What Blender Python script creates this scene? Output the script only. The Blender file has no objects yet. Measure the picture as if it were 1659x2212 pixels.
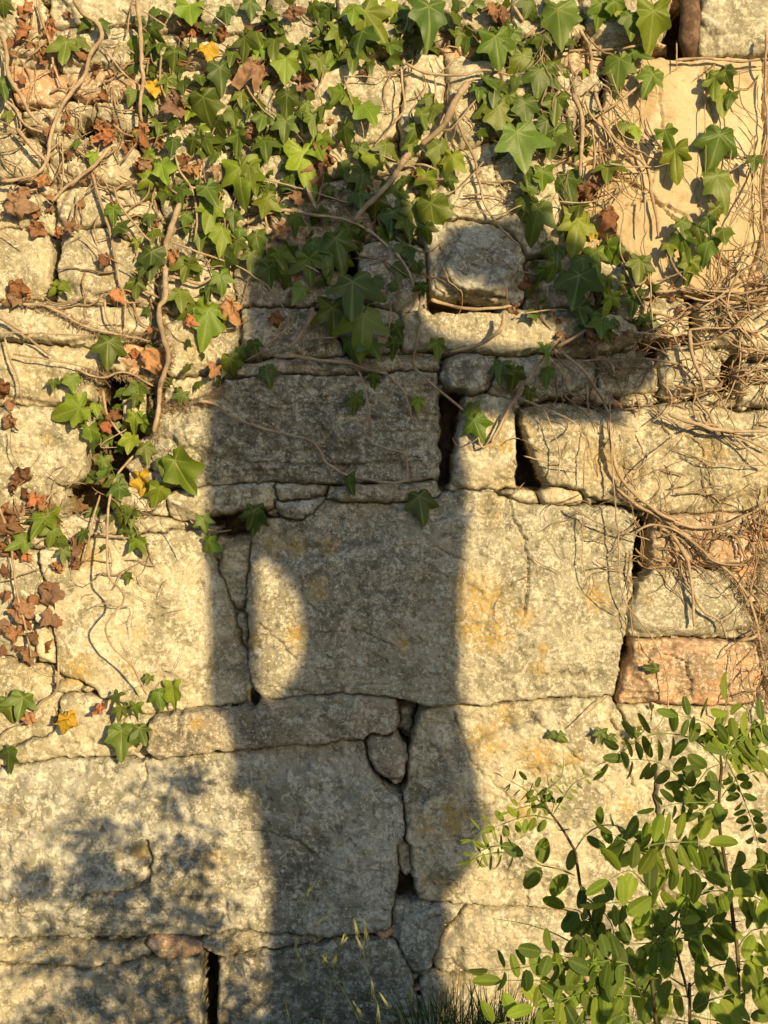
import bpy, math, random
import numpy as np
from mathutils import Vector, Matrix, Quaternion, noise as mnoise

# ------------------------------------------------------------------ camera, light, exposure
SC = bpy.context.scene
COL = SC.collection
S = 0.0008            # metres per unit of the tracing grid on the wall (1659 x 2212 units in frame)
D = 2.2               # camera to wall
AZ, EL = math.radians(28), math.radians(12)
KZ = math.tan(EL) / math.cos(AZ)
TA = math.tan(AZ)

cam_d = bpy.data.cameras.new('camera'); cam = bpy.data.objects.new('camera', cam_d); COL.objects.link(cam)
cam.location = (0, -D, 0); cam.rotation_euler = (math.radians(90), 0, 0)
cam_d.sensor_fit = 'VERTICAL'; cam_d.sensor_height = 36; cam_d.lens = 36 * D / (2212 * S)
cam_d.clip_start = 0.02; cam_d.clip_end = 500
SC.camera = cam

w = bpy.data.worlds.new('World'); SC.world = w; w.use_nodes = True
wn = w.node_tree.nodes; wl = w.node_tree.links
bg = wn['Background']; bg.inputs['Strength'].default_value = 0.115
sky = wn.new('ShaderNodeTexSky'); sky.sky_type = 'NISHITA'; sky.sun_disc = False
sky.sun_elevation = EL; sky.sun_rotation = math.pi - AZ; sky.dust_density = 0.6; sky.ozone_density = 2.0
wl.new(sky.outputs[0], bg.inputs[0])

sun_vec = Vector((math.sin(AZ) * math.cos(EL), -math.cos(AZ) * math.cos(EL), math.sin(EL)))
sd = bpy.data.lights.new('sun', 'SUN'); sd.energy = 5.0; sd.angle = math.radians(0.5); sd.color = (1.0, 0.77, 0.41)
so = bpy.data.objects.new('sun', sd); COL.objects.link(so)
so.rotation_euler = sun_vec.to_track_quat('Z', 'Y').to_euler(); so.location = sun_vec * 20

SC.render.resolution_x = 768; SC.render.resolution_y = 1024
SC.view_settings.view_transform = 'Standard'; SC.view_settings.look = 'None'
SC.view_settings.gamma = 1; SC.view_settings.exposure = 0.46
SC.view_settings.use_curve_mapping = False

R = random.Random(11)

# ------------------------------------------------------------------ small helpers
def W(px, py, off=0.0):
    """point at distance `off` in front of the wall that the camera sees at (px, py)"""
    k = (D - off) / D
    return Vector(((px - 829.5) * S * k, -off, (1106 - py) * S * k))

def WP(px, py, off=0.0):
    """point right in front of wall coordinate (px, py)"""
    return Vector(((px - 829.5) * S, -off, (1106 - py) * S))

def tag(o, label=None, cat=None, group=None, kind=None):
    if label: o['label'] = label
    if cat: o['category'] = cat
    if group: o['group'] = group
    if kind: o['kind'] = kind
    return o

def empty(name, loc=(0, 0, 0)):
    o = bpy.data.objects.new(name, None); COL.objects.link(o); o.location = loc; o.empty_display_size = .05
    return o

def link(name, me, parent=None, mat=None):
    o = bpy.data.objects.new(name, me); COL.objects.link(o)
    if mat and not me.materials: me.materials.append(mat)
    if parent:
        o.parent = parent
        lv = parent.location.copy()
        if parent.parent: lv = lv + parent.parent.location
        o.location = -lv
    return o

def mesh_np(name, V, F, smooth=True):
    V = np.asarray(V, dtype=np.float32); F = np.asarray(F, dtype=np.int32)
    me = bpy.data.meshes.new(name)
    me.vertices.add(len(V)); me.vertices.foreach_set('co', V.ravel())
    n, k = F.shape
    me.loops.add(n * k); me.loops.foreach_set('vertex_index', F.ravel())
    me.polygons.add(n)
    me.polygons.foreach_set('loop_start', np.arange(0, n * k, k, dtype=np.int32))
    me.polygons.foreach_set('loop_total', np.full(n, k, dtype=np.int32))
    me.update(calc_edges=True); me.validate()
    if smooth: me.polygons.foreach_set('use_smooth', np.ones(len(me.polygons), dtype=bool))
    return me

def mesh_py(name, V, F, smooth=True):
    me = bpy.data.meshes.new(name); me.from_pydata([tuple(v) for v in V], [], F); me.update()
    if smooth:
        for p in me.polygons: p.use_smooth = True
    return me

# value noise ------------------------------------------------------
TAB = np.random.RandomState(5).rand(256, 256).astype(np.float64) * 2 - 1
def vn(x, y, seed=0):
    x = np.asarray(x, float) + seed * 17.31; y = np.asarray(y, float) + seed * 9.77
    xi = np.floor(x).astype(int); yi = np.floor(y).astype(int); fx = x - xi; fy = y - yi
    fx = fx * fx * fx * (fx * (fx * 6 - 15) + 10); fy = fy * fy * fy * (fy * (fy * 6 - 15) + 10)
    a = TAB[xi & 255, yi & 255]; b = TAB[(xi + 1) & 255, yi & 255]
    c = TAB[xi & 255, (yi + 1) & 255]; d = TAB[(xi + 1) & 255, (yi + 1) & 255]
    return (a * (1 - fx) + b * fx) * (1 - fy) + (c * (1 - fx) + d * fx) * fy
def fbm(x, y, seed=0, o=4, g=.5):
    s = 0; a = 1; t = 0
    for i in range(o):
        s = s + a * vn(x * 2 ** i, y * 2 ** i, seed + i * 3); t += a; a *= g
    return s / t

# ------------------------------------------------------------------ materials
class NT:
    def __init__(s, name):
        s.m = bpy.data.materials.new(name); s.m.use_nodes = True; s.t = s.m.node_tree
        s.b = s.t.nodes['Principled BSDF']; s.out = s.t.nodes['Material Output']
    def n(s, ty, **kw):
        x = s.t.nodes.new(ty)
        for k, v in kw.items(): setattr(x, k, v)
        return x
    def l(s, a, b): s.t.links.new(a, b)
    def pos(s):
        if not hasattr(s, '_p'):
            s._p = s.n('ShaderNodeNewGeometry').outputs['Position']
            if getattr(s, 'vary', 0):
                v = s.n('ShaderNodeVectorMath', operation='SCALE'); s.l(s._p, v.inputs[0])
                s.l(s.math('ADD', s.math('MULTIPLY', s.n('ShaderNodeObjectInfo').outputs['Random'], .7), .68), v.inputs['Scale']); s._p = v.outputs[0]
        return s._p
    def noise(s, scale, detail=4, rough=.55, dist=0, vec=None):
        x = s.n('ShaderNodeTexNoise'); x.inputs['Scale'].default_value = scale; x.inputs['Detail'].default_value = detail
        x.inputs['Roughness'].default_value = rough; x.inputs['Distortion'].default_value = dist
        s.l(vec if vec is not None else s.pos(), x.inputs['Vector']); return x.outputs['Fac']
    def vor(s, scale, feat='F1', vec=None):
        x = s.n('ShaderNodeTexVoronoi', feature=feat); x.inputs['Scale'].default_value = scale
        s.l(vec if vec is not None else s.pos(), x.inputs['Vector']); return x.outputs['Distance']
    def ramp(s, fac, lo, hi, smooth=True):
        x = s.n('ShaderNodeMapRange'); x.interpolation_type = 'SMOOTHSTEP' if smooth else 'LINEAR'
        x.inputs['From Min'].default_value = lo; x.inputs['From Max'].default_value = hi
        s.l(fac, x.inputs['Value']); return x.outputs['Result']
    def math(s, op, a, b=None, clamp=False):
        x = s.n('ShaderNodeMath', operation=op); x.use_clamp = clamp
        for i, v in enumerate((a, b)):
            if v is None: continue
            if isinstance(v, (int, float)): x.inputs[i].default_value = v
            else: s.l(v, x.inputs[i])
        return x.outputs[0]
    def mix(s, fac, a, b, mode='MIX'):
        x = s.n('ShaderNodeMix', data_type='RGBA', blend_type=mode)
        for i, v in ((0, fac), (6, a), (7, b)):
            if isinstance(v, (int, float)): x.inputs[i].default_value = v
            elif isinstance(v, tuple): x.inputs[i].default_value = v + (1,)
            else: s.l(v, x.inputs[i])
        return x.outputs[2]
    def attr(s, name):
        x = s.n('ShaderNodeAttribute'); x.attribute_name = name; return x
    def bump(s, h, strength=.5, dist=.002, normal=None):
        x = s.n('ShaderNodeBump'); x.inputs['Strength'].default_value = strength; x.inputs['Distance'].default_value = dist
        s.l(h, x.inputs['Height'])
        if normal is not None: s.l(normal, x.inputs['Normal'])
        return x.outputs[0]
    def fin(s, col, rough=.9, normal=None, spec=.2):
        if isinstance(col, tuple): s.b.inputs['Base Color'].default_value = col + (1,)
        else: s.l(col, s.b.inputs['Base Color'])
        if isinstance(rough, (int, float)): s.b.inputs['Roughness'].default_value = rough
        else: s.l(rough, s.b.inputs['Roughness'])
        s.b.inputs['Specular IOR Level'].default_value = spec
        if normal is not None: s.l(normal, s.b.inputs['Normal'])
        return s.m

def stone_mat():
    k = NT('limestone'); k.vary = 1
    oi = k.n('ShaderNodeObjectInfo')
    tint = oi.outputs['Color']; lich = oi.outputs['Alpha']
    ad = k.attr('lichen').outputs['Fac']
    big = k.noise(5, 5, .6); med = k.noise(34, 8, .72, .25); fine = k.noise(125, 5, .72, .15); gr = k.noise(330, 3, .65)
    col = k.mix(k.ramp(big, .35, .65), tint, (.38, .34, .24))
    col = k.mix(.55, col, tint)
    col = k.mix(k.math('MULTIPLY', k.ramp(k.noise(3.2, 4, .6), .35, .65), .45), col, (.36, .325, .245))
    # olive grey weathering film
    olive = k.math('MULTIPLY', k.ramp(k.noise(14, 8, .75, .4), .44, .58), .72)
    col = k.mix(olive, col, (.20, .18, .115))
    # pale granular crust
    f = k.math('ADD', k.math('MULTIPLY', med, .42), k.math('MULTIPLY', fine, .58))
    rn = k.math('ADD', k.math('MULTIPLY', oi.outputs['Random'], .5), .45)
    lt = k.mix(.42, (.66, .60, .46), k.mix(.25, tint, (1., .95, .85)))
    col = k.mix(k.math('MULTIPLY', k.ramp(f, .500, .555), .80), col, lt)
    # dark lichen in speckles, denser inside the marked crusts
    am = k.math('ADD', k.math('MULTIPLY', k.math('SUBTRACT', lich, .5), .22), k.math('MULTIPLY', ad, .085))
    dk = k.math('ADD', k.math('ADD', k.math('MULTIPLY', med, .5), k.math('MULTIPLY', fine, .5)), am)
    dk = k.math('SUBTRACT', 1.0, dk); 
    dk2 = k.math('ADD', k.noise(52, 8, .78, .3), am)
    dk2 = k.math('ADD', dk2, k.math('MULTIPLY', k.math('SUBTRACT', gr, .5), .22))
    col = k.mix(k.math('MULTIPLY', k.ramp(dk2, .545, .63), .68), col, (.085, .076, .056))
    spk = k.ramp(k.math('ADD', k.noise(190, 4, .7), k.math('MULTIPLY', am, .6)), .565, .62)
    col = k.mix(k.math('MULTIPLY', spk, k.math('MULTIPLY', rn, .6)), col, (.13, .108, .068))
    # white grey rosettes, mostly inside the dark crusts
    ros = k.ramp(k.math('ADD', k.noise(40, 9, .78, .5), k.math('MULTIPLY', ad, .03)), .588, .625)
    col = k.mix(k.math('MULTIPLY', ros, k.math('MULTIPLY', rn, .95)), col, (.55, .53, .46))
    wht = k.ramp(k.noise(150, 4, .65), .615, .655)
    col = k.mix(k.math('MULTIPLY', wht, .65), col, (.68, .63, .50))
    oc = k.attr('ochre').outputs['Fac']
    of = k.math('MULTIPLY', oc, k.ramp(k.noise(130, 6, .75), .475, .515), clamp=True)
    col = k.mix(k.math('MULTIPLY', of, .8), col, (.46, .285, .055))
    gm = k.math('MULTIPLY', k.ramp(k.noise(7, 4, .6), .60, .68), k.ramp(fine, .45, .58))
    col = k.mix(k.math('MULTIPLY', gm, .5), col, (.40, .26, .08))
    n1 = k.bump(fine, .5, .0028); n2 = k.bump(gr, .6, .0016, n1)
    n3 = k.bump(k.noise(60, 7, .75), .3, .003, n2)
    return k.fin(col, .93, n3, .12)

def smooth_slab_mat():
    k = NT('smooth_ochre_stone')
    col = k.mix(k.ramp(k.noise(4, 4), .35, .65), (.46, .36, .215), (.55, .44, .28))
    col = k.mix(k.math('MULTIPLY', k.ramp(k.noise(18, 7, .7, .6), .50, .62), .55), col, (.36, .24, .125))
    col = k.mix(k.math('MULTIPLY', k.ramp(k.noise(9, 6, .7, .3), .55, .62), .6), col, (.60, .52, .38))
    col = k.mix(k.math('MULTIPLY', k.ramp(k.vor(14, 'DISTANCE_TO_EDGE'), .012, .0), .0), col, (.2, .15, .1))
    col = k.mix(k.math('MULTIPLY', k.ramp(k.noise(90, 5, .7), .58, .68), .45), col, (.24, .17, .10))
    n1 = k.bump(k.noise(60, 8, .7), .55, .004)
    return k.fin(col, .9, n1, .15)

def earth_mat(name='mortar_earth', a=(.20, .135, .075), b=(.33, .24, .14)):
    k = NT(name)
    col = k.mix(k.ramp(k.noise(40, 8, .7), .38, .62), a, b)
    col = k.mix(k.ramp(k.noise(150, 4), .55, .66), col, (.36, .29, .19))
    col = k.mix(k.ramp(k.noise(9, 3), .5, .7), col, (.12, .085, .055))
    return k.fin(col, .97, k.bump(k.noise(120, 6, .7), .9, .008), .05)

def bark_mat(name, a, b):
    k = NT(name)
    col = k.mix(k.ramp(k.noise(60, 6, .7), .4, .62), a, b)
    col = k.mix(k.math('MULTIPLY', k.ramp(k.noise(9, 3), .5, .65), .5), col, tuple(x * .5 for x in a))
    return k.fin(col, .9, k.bump(k.noise(260, 4, .7), .7, .002), .15)

def leaf_mat(name, base, var, veincol, rough=.42, spec=.45, trans=.18, transcol=(.30, .50, .05), vein=1.0):
    k = NT(name)
    oi = k.n('ShaderNodeObjectInfo')
    rnd = oi.outputs['Random']
    tc = k.n('ShaderNodeTexCoord').outputs['Object']
    col = k.mix(rnd, base, var)
    col = k.mix(k.math('MULTIPLY', k.ramp(k.noise(22, 5, .6, vec=tc), .4, .65), .35), col, tuple(x * .6 for x in base))
    col = k.mix(1.0, col, oi.outputs['Color'], 'MULTIPLY')
    v = k.math('MULTIPLY', k.attr('vein').outputs['Fac'], vein)
    col = k.mix(v, col, veincol)
    bh = k.math('ADD', k.attr('vein').outputs['Fac'], k.math('MULTIPLY', k.noise(90, 4, vec=tc), .6))
    m = k.fin(col, rough, k.bump(bh, .35, .0015), spec)
    tr = k.n('ShaderNodeBsdfTranslucent')
    k.l(k.mix(1.0, k.mix(.6, (1., 1., 1.), col), transcol, 'MULTIPLY'), tr.inputs['Color'])
    mx = k.n('ShaderNodeMixShader'); mx.inputs[0].default_value = trans
    k.l(k.b.outputs[0], mx.inputs[1]); k.l(tr.outputs[0], mx.inputs[2]); k.l(mx.outputs[0], k.out.inputs['Surface'])
    return m

def plain(name, c, rough=.8, nz=40, amt=.5):
    k = NT(name)
    col = k.mix(k.math('MULTIPLY', k.ramp(k.noise(nz, 5, .6), .4, .65), amt), c, tuple(x * .55 for x in c))
    return k.fin(col, rough, k.bump(k.noise(nz * 8, 3), .3, .001), .3)

M_STONE = stone_mat(); M_SLAB = smooth_slab_mat(); M_EARTH = earth_mat()
M_BARK = bark_mat('ivy_bark', (.33, .235, .15), (.46, .35, .235))
M_ROOT = bark_mat('ivy_rootlets', (.27, .18, .105), (.37, .27, .17))
M_ROOTD = bark_mat('old_dark_wood', (.10, .06, .04), (.20, .13, .085))
M_IVY = leaf_mat('ivy_leaf', (.058, .092, .013), (.110, .150, .019), (.26, .30, .09), .42, .34, .14, vein=.6)
M_IVYL = leaf_mat('young_ivy_leaf', (.12, .175, .016), (.185, .25, .024), (.34, .38, .10), .45, .32, .20, vein=.5)
M_YEL = leaf_mat('yellow_ivy_leaf', (.60, .40, .03), (.70, .48, .04), (.7, .55, .12), .5, .3, .2, (.8, .6, .1), vein=.4)
M_DEAD = leaf_mat('dead_ivy_leaf', (.19, .090, .048), (.33, .18, .095), (.32, .19, .10), .8, .1, .08, (.6, .25, .08), vein=.35)
M_ROB = leaf_mat('dark_robinia_leaflet', (.055, .095, .010), (.11, .165, .015), (.15, .21, .035), .48, .28, .28, (.50, .66, .05), vein=.5)  # green darkened to imitate leaflets in shade or turned from the sun
M_ROBY = leaf_mat('bright_robinia_leaflet', (.17, .235, .022), (.225, .30, .032), (.24, .32, .07), .5, .25, .32, (.55, .72, .08), vein=.5)  # brighter copy of the leaflet green, sunlit look put into the colour
M_TWIG = bark_mat('robinia_stem', (.085, .055, .03), (.15, .12, .05))
M_GREENSTEM = plain('green_stalk', (.16, .22, .05), .6)
M_GRASS = leaf_mat('grass_blade', (.028, .060, .012), (.055, .09, .018), (.3, .3, .1), .6, .2, .08, (.3, .5, .05))
M_OAT = leaf_mat('oat_straw', (.34, .36, .15), (.42, .40, .18), (.5, .45, .2), .6, .3, .35, (.8, .75, .3))
M_GROUND = earth_mat('dry_ground', (.06, .065, .03), (.11, .10, .06))
# ------------------------------------------------------------------ ground
def gz(x, y):
    t = min(1.0, max(0.0, (-y - .25) / 1.9)); t = t * t * (3 - 2 * t)
    return -1.03 + .43 * t + .012 * mnoise.noise((x * 2.3, y * 2.3, 0)) * min(1, -y + .3)
gx = [-200, -60, -20, -8, -5] + [-3.5 + .1 * i for i in range(71)] + [5, 8, 20, 60, 200]
gy = [.5, .3, .1, 0] + [-.08 * i for i in range(1, 60)] + [-6, -8, -14, -30, -80, -200]
V = [(x, y, gz(x, y)) for y in gy for x in gx]; nx = len(gx)
F = [(j * nx + i, j * nx + i + 1, (j + 1) * nx + i + 1, (j + 1) * nx + i) for j in range(len(gy) - 1) for i in range(nx - 1)]
tag(link('ground', mesh_py('ground', V, [f[::-1] for f in F]), None, M_GROUND), kind='structure')

# ------------------------------------------------------------------ stone wall
# tints
LI = (.51, .43, .285); GY = (.43, .385, .28); CO = (.37, .355, .30); PK = (.56, .34, .20); OR = (.62, .29, .14); BR = (.34, .265, .18); YE = (.48, .385, .22); GD = (.31, .29, .25)
# (polygon, tint, dark lichen, proud mm, roughness, strata)
ST = [
 ([(-60,1700),(20,1662),(110,1645),(200,1640),(300,1650),(400,1634),(480,1626),(650,1607),(785,1600),(800,1640),(830,1690),(858,1718),(872,1780),(852,1830),(860,1880),(850,1950),(838,1995),(800,2008),(640,2016),(480,2004),(450,2016),(370,2014),(260,2014),(140,2020),(-60,2022)],CO,.52,14,1.1,0),
 ([(325,1562),(400,1542),(530,1527),(640,1512),(700,1502),(790,1502),(856,1515),(863,1560),(850,1576),(790,1592),(735,1590),(700,1600),(560,1608),(450,1618),(400,1626),(350,1636),(328,1608)],BR,.50,34,.8,.3),
 ([(572,1132),(640,1126),(700,1088),(770,1084),(900,1088),(1000,1064),(1060,1064),(1150,1088),(1260,1102),(1382,1110),(1374,1180),(1362,1270),(1347,1340),(1342,1420),(1327,1497),(1230,1500),(1100,1507),(1050,1520),(985,1522),(930,1525),(880,1510),(800,1498),(700,1495),(600,1505),(560,1502),(550,1450),(540,1370),(535,1300),(542,1210),(550,1160)],GY,.52,20,1.0,.2),
 ([(95,1190),(230,1162),(290,1152),(400,1150),(440,1155),(455,1215),(480,1290),(505,1330),(515,1390),(530,1440),(537,1500),(520,1522),(400,1527),(310,1534),(225,1500),(210,1470),(130,1450),(120,1380),(112,1330),(125,1290),(95,1240)],LI,.46,10,.7,0),
 ([(465,1160),(540,1165),(532,1220),(530,1312),(512,1315),(492,1270),(470,1220)],YE,.5,-12,1,.4),
 ([(508,1322),(535,1325),(532,1398),(518,1385)],LI,.5,-16,.8,0),
 ([(360,1075),(450,1060),(590,1047),(592,1078),(575,1096),(530,1100),(470,1112),(430,1127),(380,1117)],LI,.5,22,1,.5),
 ([(596,1047),(708,1047),(700,1072),(602,1080)],GY,.55,16,1,.3),
 ([(600,1083),(700,1078),(672,1115),(650,1127),(625,1118)],CO,.5,22,.8,0),
 ([(710,1050),(800,1050),(940,1040),(945,1078),(850,1084),(712,1080)],GY,.55,18,1,1),
 ([(330,935),(345,892),(430,866),(480,842),(500,822),(600,812),(750,815),(900,802),(935,805),(948,850),(950,930),(946,1022),(900,1036),(760,1045),(600,1040),(460,1042),(340,1042)],GY,.60,20,1.4,.7),
 ([(470,798),(600,776),(760,776),(940,768),(952,795),(900,800),(800,808),(640,808),(500,817)],BR,.55,8,1,1.2),
 ([(528,668),(640,670),(698,692),(738,768),(600,772),(522,772)],GY,.56,8,1.1,.6),
 ([(705,652),(860,668),(866,750),(762,770),(742,720),(708,685)],GY,.56,10,1,.6),
 ([(775,542),(850,532),(915,547),(922,640),(902,666),(850,672),(790,662),(770,620)],CO,.52,20,.8,0),
 ([(502,560),(610,557),(690,592),(702,640),(640,656),(515,656)],BR,.5,12,.7,.2),
 ([(620,402),(700,387),(780,402),(802,500),(760,536),(680,546),(600,542),(590,450)],BR,.55,8,1,0),
 ([(930,492),(1000,477),(1110,495),(1130,560),(1127,640),(1080,656),(940,642),(925,600)],(.50,.44,.34),.38,24,1.5,0),
 ([(958,596),(1008,508),(1046,500),(1112,578),(1085,632),(1000,622)],(.50,.50,.46),.40,46,1.2,0),
 ([(1138,560),(1260,552),(1290,600),(1282,652),(1140,657)],BR,.5,10,.8,0),
 ([(868,682),(1000,674),(1100,677),(1200,682),(1330,692),(1382,735),(1300,752),(1150,762),(1000,757),(868,750)],LI,.42,26,.9,.3),
 ([(955,792),(1000,770),(1062,772),(1072,800),(1050,832),(1010,846),(960,840)],CO,.5,24,1,0),
 ([(1080,777),(1180,772),(1290,790),(1282,842),(1180,852),(1120,862),(1062,852),(1074,812)],GY,.5,14,1,.3),
 ([(1294,772),(1400,770),(1424,832),(1300,845)],LI,.42,12,1,.3),
 ([(1430,755),(1540,760),(1562,800),(1550,842),(1440,852),(1426,800)],LI,.3,14,.7,.3),
 ([(1002,860),(1110,866),(1112,930),(1114,1010),(1110,1052),(1030,1057),(975,1047),(975,1000),(987,930)],(.53,.45,.30),.35,12,.9,.2),
 ([(1128,892),(1200,880),(1300,900),(1420,888),(1500,880),(1600,902),(1720,890),(1720,1108),(1550,1102),(1420,1102),(1330,1078),(1180,1040),(1150,998),(1128,940)],YE,.44,22,1.1,.4),
 ([(1165,1066),(1200,1054),(1250,1062),(1250,1080),(1210,1096),(1175,1087)],(.55,.44,.27),.3,12,.4,0),
 ([(1082,1066),(1112,1058),(1160,1074),(1166,1092),(1120,1092)],LI,.4,8,.6,0),
 ([(1405,1127),(1500,1112),(1640,1112),(1657,1170),(1600,1227),(1500,1217),(1412,1222),(1395,1180)],OR,.38,12,1,.7),
 ([(1388,1242),(1430,1230),(1560,1234),(1600,1290),(1624,1365),(1560,1377),(1480,1371),(1400,1372),(1362,1370),(1366,1300)],GY,.42,20,.7,0),
 ([(1370,1387),(1440,1377),(1560,1387),(1622,1397),(1637,1480),(1622,1512),(1490,1517),(1340,1507),(1346,1450),(1372,1420)],OR,.42,16,1,.5),
 ([(1648,1382),(1720,1372),(1720,1520),(1650,1516)],BR,.5,0,1,0),
 ([(1636,1222),(1720,1212),(1720,1368),(1642,1362)],BR,.5,-4,1,0),
 ([(905,1534),(1060,1527),(1200,1517),(1312,1515),(1340,1560),(1372,1600),(1410,1680),(1415,1760),(1402,1850),(1400,1950),(1250,1962),(1120,1952),(1050,1950),(960,1948),(905,1940),(892,1880),(886,1780),(870,1700),(880,1640),(895,1580)],LI,.48,14,1.1,0),
 ([(1345,1532),(1500,1528),(1720,1528),(1720,1962),(1430,1962),(1420,1800),(1425,1690),(1390,1610)],LI,.44,8,1,0),
 ([(800,1592),(860,1597),(884,1640),(864,1692),(810,1667),(792,1630)],BR,.45,12,.7,0),
 ([(865,1540),(895,1545),(885,1600),(870,1600)],GD,.5,-45,.7,0),
 ([(862,1832),(885,1830),(891,1880),(880,1912),(862,1895)],GY,.55,-8,1,0),
 ([(850,1962),(940,1948),(1000,1962),(962,1990),(935,2050),(915,2100),(890,2080),(870,2040),(847,2014)],CO,.5,10,.8,0),
 ([(1005,1970),(1110,1962),(1230,1977),(1262,2000),(1230,2062),(1100,2080),(960,2110),(940,2072),(968,2010)],LI,.42,12,1,.5),
 ([(1272,1976),(1500,1978),(1720,1976),(1720,2130),(1500,2128),(1272,2120)],LI,.45,10,1,0),
 ([(-60,2034),(60,2034),(130,2040),(240,2052),(320,2052),(280,2078),(180,2090),(60,2082),(-60,2084)],YE,.5,6,1,.5),
 ([(-60,2092),(60,2090),(180,2098),(290,2084),(360,2074),(432,2066),(438,2130),(440,2280),(-60,2280)],LI,.48,12,1.1,.3),
 ([(325,2040),(350,2030),(425,2048),(420,2062),(365,2066)],OR,.3,16,.5,.3),
 ([(468,2080),(560,2056),(640,2048),(720,2040),(850,2044),(880,2100),(900,2280),(474,2280),(466,2150)],GY,.60,6,1,0),
 ([(440,2046),(500,2018),(640,2022),(700,2030),(640,2042),(560,2050),(470,2070)],GY,.55,4,1,.3),
 ([(920,2116),(1100,2092),(1250,2078),(1262,2280),(915,2280)],LI,.5,4,1.1,.2),
 ([(1272,2136),(1720,2142),(1720,2280),(1274,2280)],LI,.5,4,1,0),
 ([(-60,1662),(40,1614),(120,1590),(132,1505),(215,1512),(325,1552),(320,1600),(300,1636),(200,1632),(100,1636),(0,1652)],LI,.48,6,1,.3),
 ([(-60,1420),(60,1440),(122,1460),(127,1500),(112,1580),(40,1606),(-60,1632)],YE,.5,4,1,.3),
 ([(78,1356),(110,1352),(116,1425),(86,1418)],(.56,.46,.28),.25,14,.4,0),
 ([(-60,1184),(84,1194),(88,1240),(110,1290),(72,1350),(70,1420),(-60,1404)],GY,.45,6,1,0),
 ([(-60,884),(60,882),(180,897),(196,940),(180,1000),(150,1070),(130,1112),(60,1102),(-60,1112)],LI,.44,16,1.2,0),
 ([(-60,1122),(120,1122),(210,1112),(350,1130),(430,1140),(220,1154),(90,1182),(-60,1174)],LI,.45,4,1,.7),
 ([(255,830),(312,832),(312,895),(300,925),(258,905)],YE,.4,-18,.7,0),
 ([(235,1052),(345,1052),(356,1106),(240,1104)],LI,.45,4,1,.5),
 ([(-60,656),(100,662),(230,667),(330,682),(335,722),(200,742),(80,732),(-60,727)],LI,.46,10,1,.7),
 ([(-60,740),(80,747),(200,757),(228,790),(190,860),(60,872),(-60,872)],YE,.46,14,1.1,.5),
 ([(356,690),(480,690),(518,702),(512,760),(470,795),(380,810),(356,780)],YE,.48,10,1.3,0),
 ([(370,822),(470,818),(485,828),(420,858),(358,870)],LI,.45,4,1,0),
 ([(-60,500),(60,500),(110,520),(106,580),(90,642),(-60,642)],LI,.42,12,.8,0),
 ([(130,502),(230,497),(300,540),(332,562),(326,642),(240,652),(135,647),(124,580)],LI,.42,14,.9,0),
 ([(346,562),(490,562),(505,640),(430,682),(350,662)],LI,.45,6,1,0),
 ([(-60,402),(60,412),(108,440),(108,492),(50,490),(-60,490)],LI,.42,8,1,0),
 ([(130,422),(220,402),(320,430),(350,480),(332,548),(240,488),(130,492)],LI,.42,12,1,0),
 ([(356,402),(480,402),(500,450),(492,552),(360,552)],GY,.5,4,1,0),
 ([(-60,292),(60,302),(98,340),(90,382),(-60,372)],LI,.36,10,.8,0),
 ([(110,292),(200,282),(290,330),(300,400),(190,396),(110,382)],LI,.40,10,1,0),
 ([(302,292),(420,282),(490,300),(490,392),(322,402)],LI,.42,6,1,0),
 ([(-60,140),(18,145),(30,225),(22,282),(-60,280)],LI,.36,6,1,0),
 ([(27,150),(120,156),(142,200),(112,232),(42,226)],OR,.3,18,.9,.2),
 ([(150,184),(215,180),(300,186),(292,222),(170,216)],OR,.35,12,.8,.8),
 ([(218,232),(292,226),(300,282),(222,282)],LI,.4,12,1,0),
 ([(45,238),(172,232),(205,240),(165,278),(70,282)],LI,.4,8,1,.5),
 ([(-60,-60),(60,-60),(92,40),(60,96),(-60,92)],LI,.4,8,1,0),
 ([(112,-60),(400,-60),(422,50),(300,56),(200,52),(120,48)],LI,.46,12,1,0),
 ([(130,68),(290,62),(292,140),(122,148),(130,100)],GY,.45,10,1,.6),
 ([(20,102),(85,106),(85,126),(20,122)],LI,.3,10,.6,0),
 ([(22,130),(66,131),(110,130),(112,148),(28,145)],GY,.4,2,.6,0),
 ([(432,-60),(560,-60),(570,62),(442,72)],GY,.5,8,1,0),
 ([(310,160),(420,152),(500,160),(500,275),(310,270)],LI,.4,6,1,.6),
 ([(300,74),(430,80),(560,80),(560,150),(310,150)],LI,.45,4,1,.5),
 ([(582,0),(640,-60),(722,-60),(722,110),(582,130)],GY,.5,8,1,0),
 ([(735,-60),(852,-60),(862,110),(735,122)],GY,.5,8,1,0),
 ([(660,190),(780,140),(860,142),(866,200),(852,290),(780,322),(700,312),(650,292)],LI,.48,16,.9,0),
 ([(512,160),(640,182),(642,300),(512,300)],GY,.48,6,1,0),
 ([(512,312),(640,312),(650,390),(600,440),(512,422)],GY,.5,6,1,0),
 ([(660,322),(850,306),(842,360),(680,382)],LI,.48,4,1,0),
 ([(878,130),(950,122),(962,230),(950,332),(878,322),(868,250)],LI,.32,14,.8,0),
 ([(970,132),(1060,142),(1078,200),(1042,302),(970,322),(964,250)],LI,.32,14,.8,0),
 ([(932,-60),(1095,-60),(1102,40),(1062,72),(950,60)],LI,.42,16,1,0),
 ([(1112,-60),(1222,-60),(1260,60),(1180,112),(1108,100)],GY,.45,8,1,0),
 ([(1250,-60),(1455,-60),(1440,60),(1400,100),(1280,112),(1268,50)],LI,.4,14,1,0),
 ([(1506,-60),(1720,-60),(1720,118),(1506,118)],GY,.42,18,.9,.3),
 ([(960,342),(1090,312),(1200,330),(1240,450),(1200,542),(1140,550),(1060,480),(960,470),(925,400)],LI,.34,14,.8,0),
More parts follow.
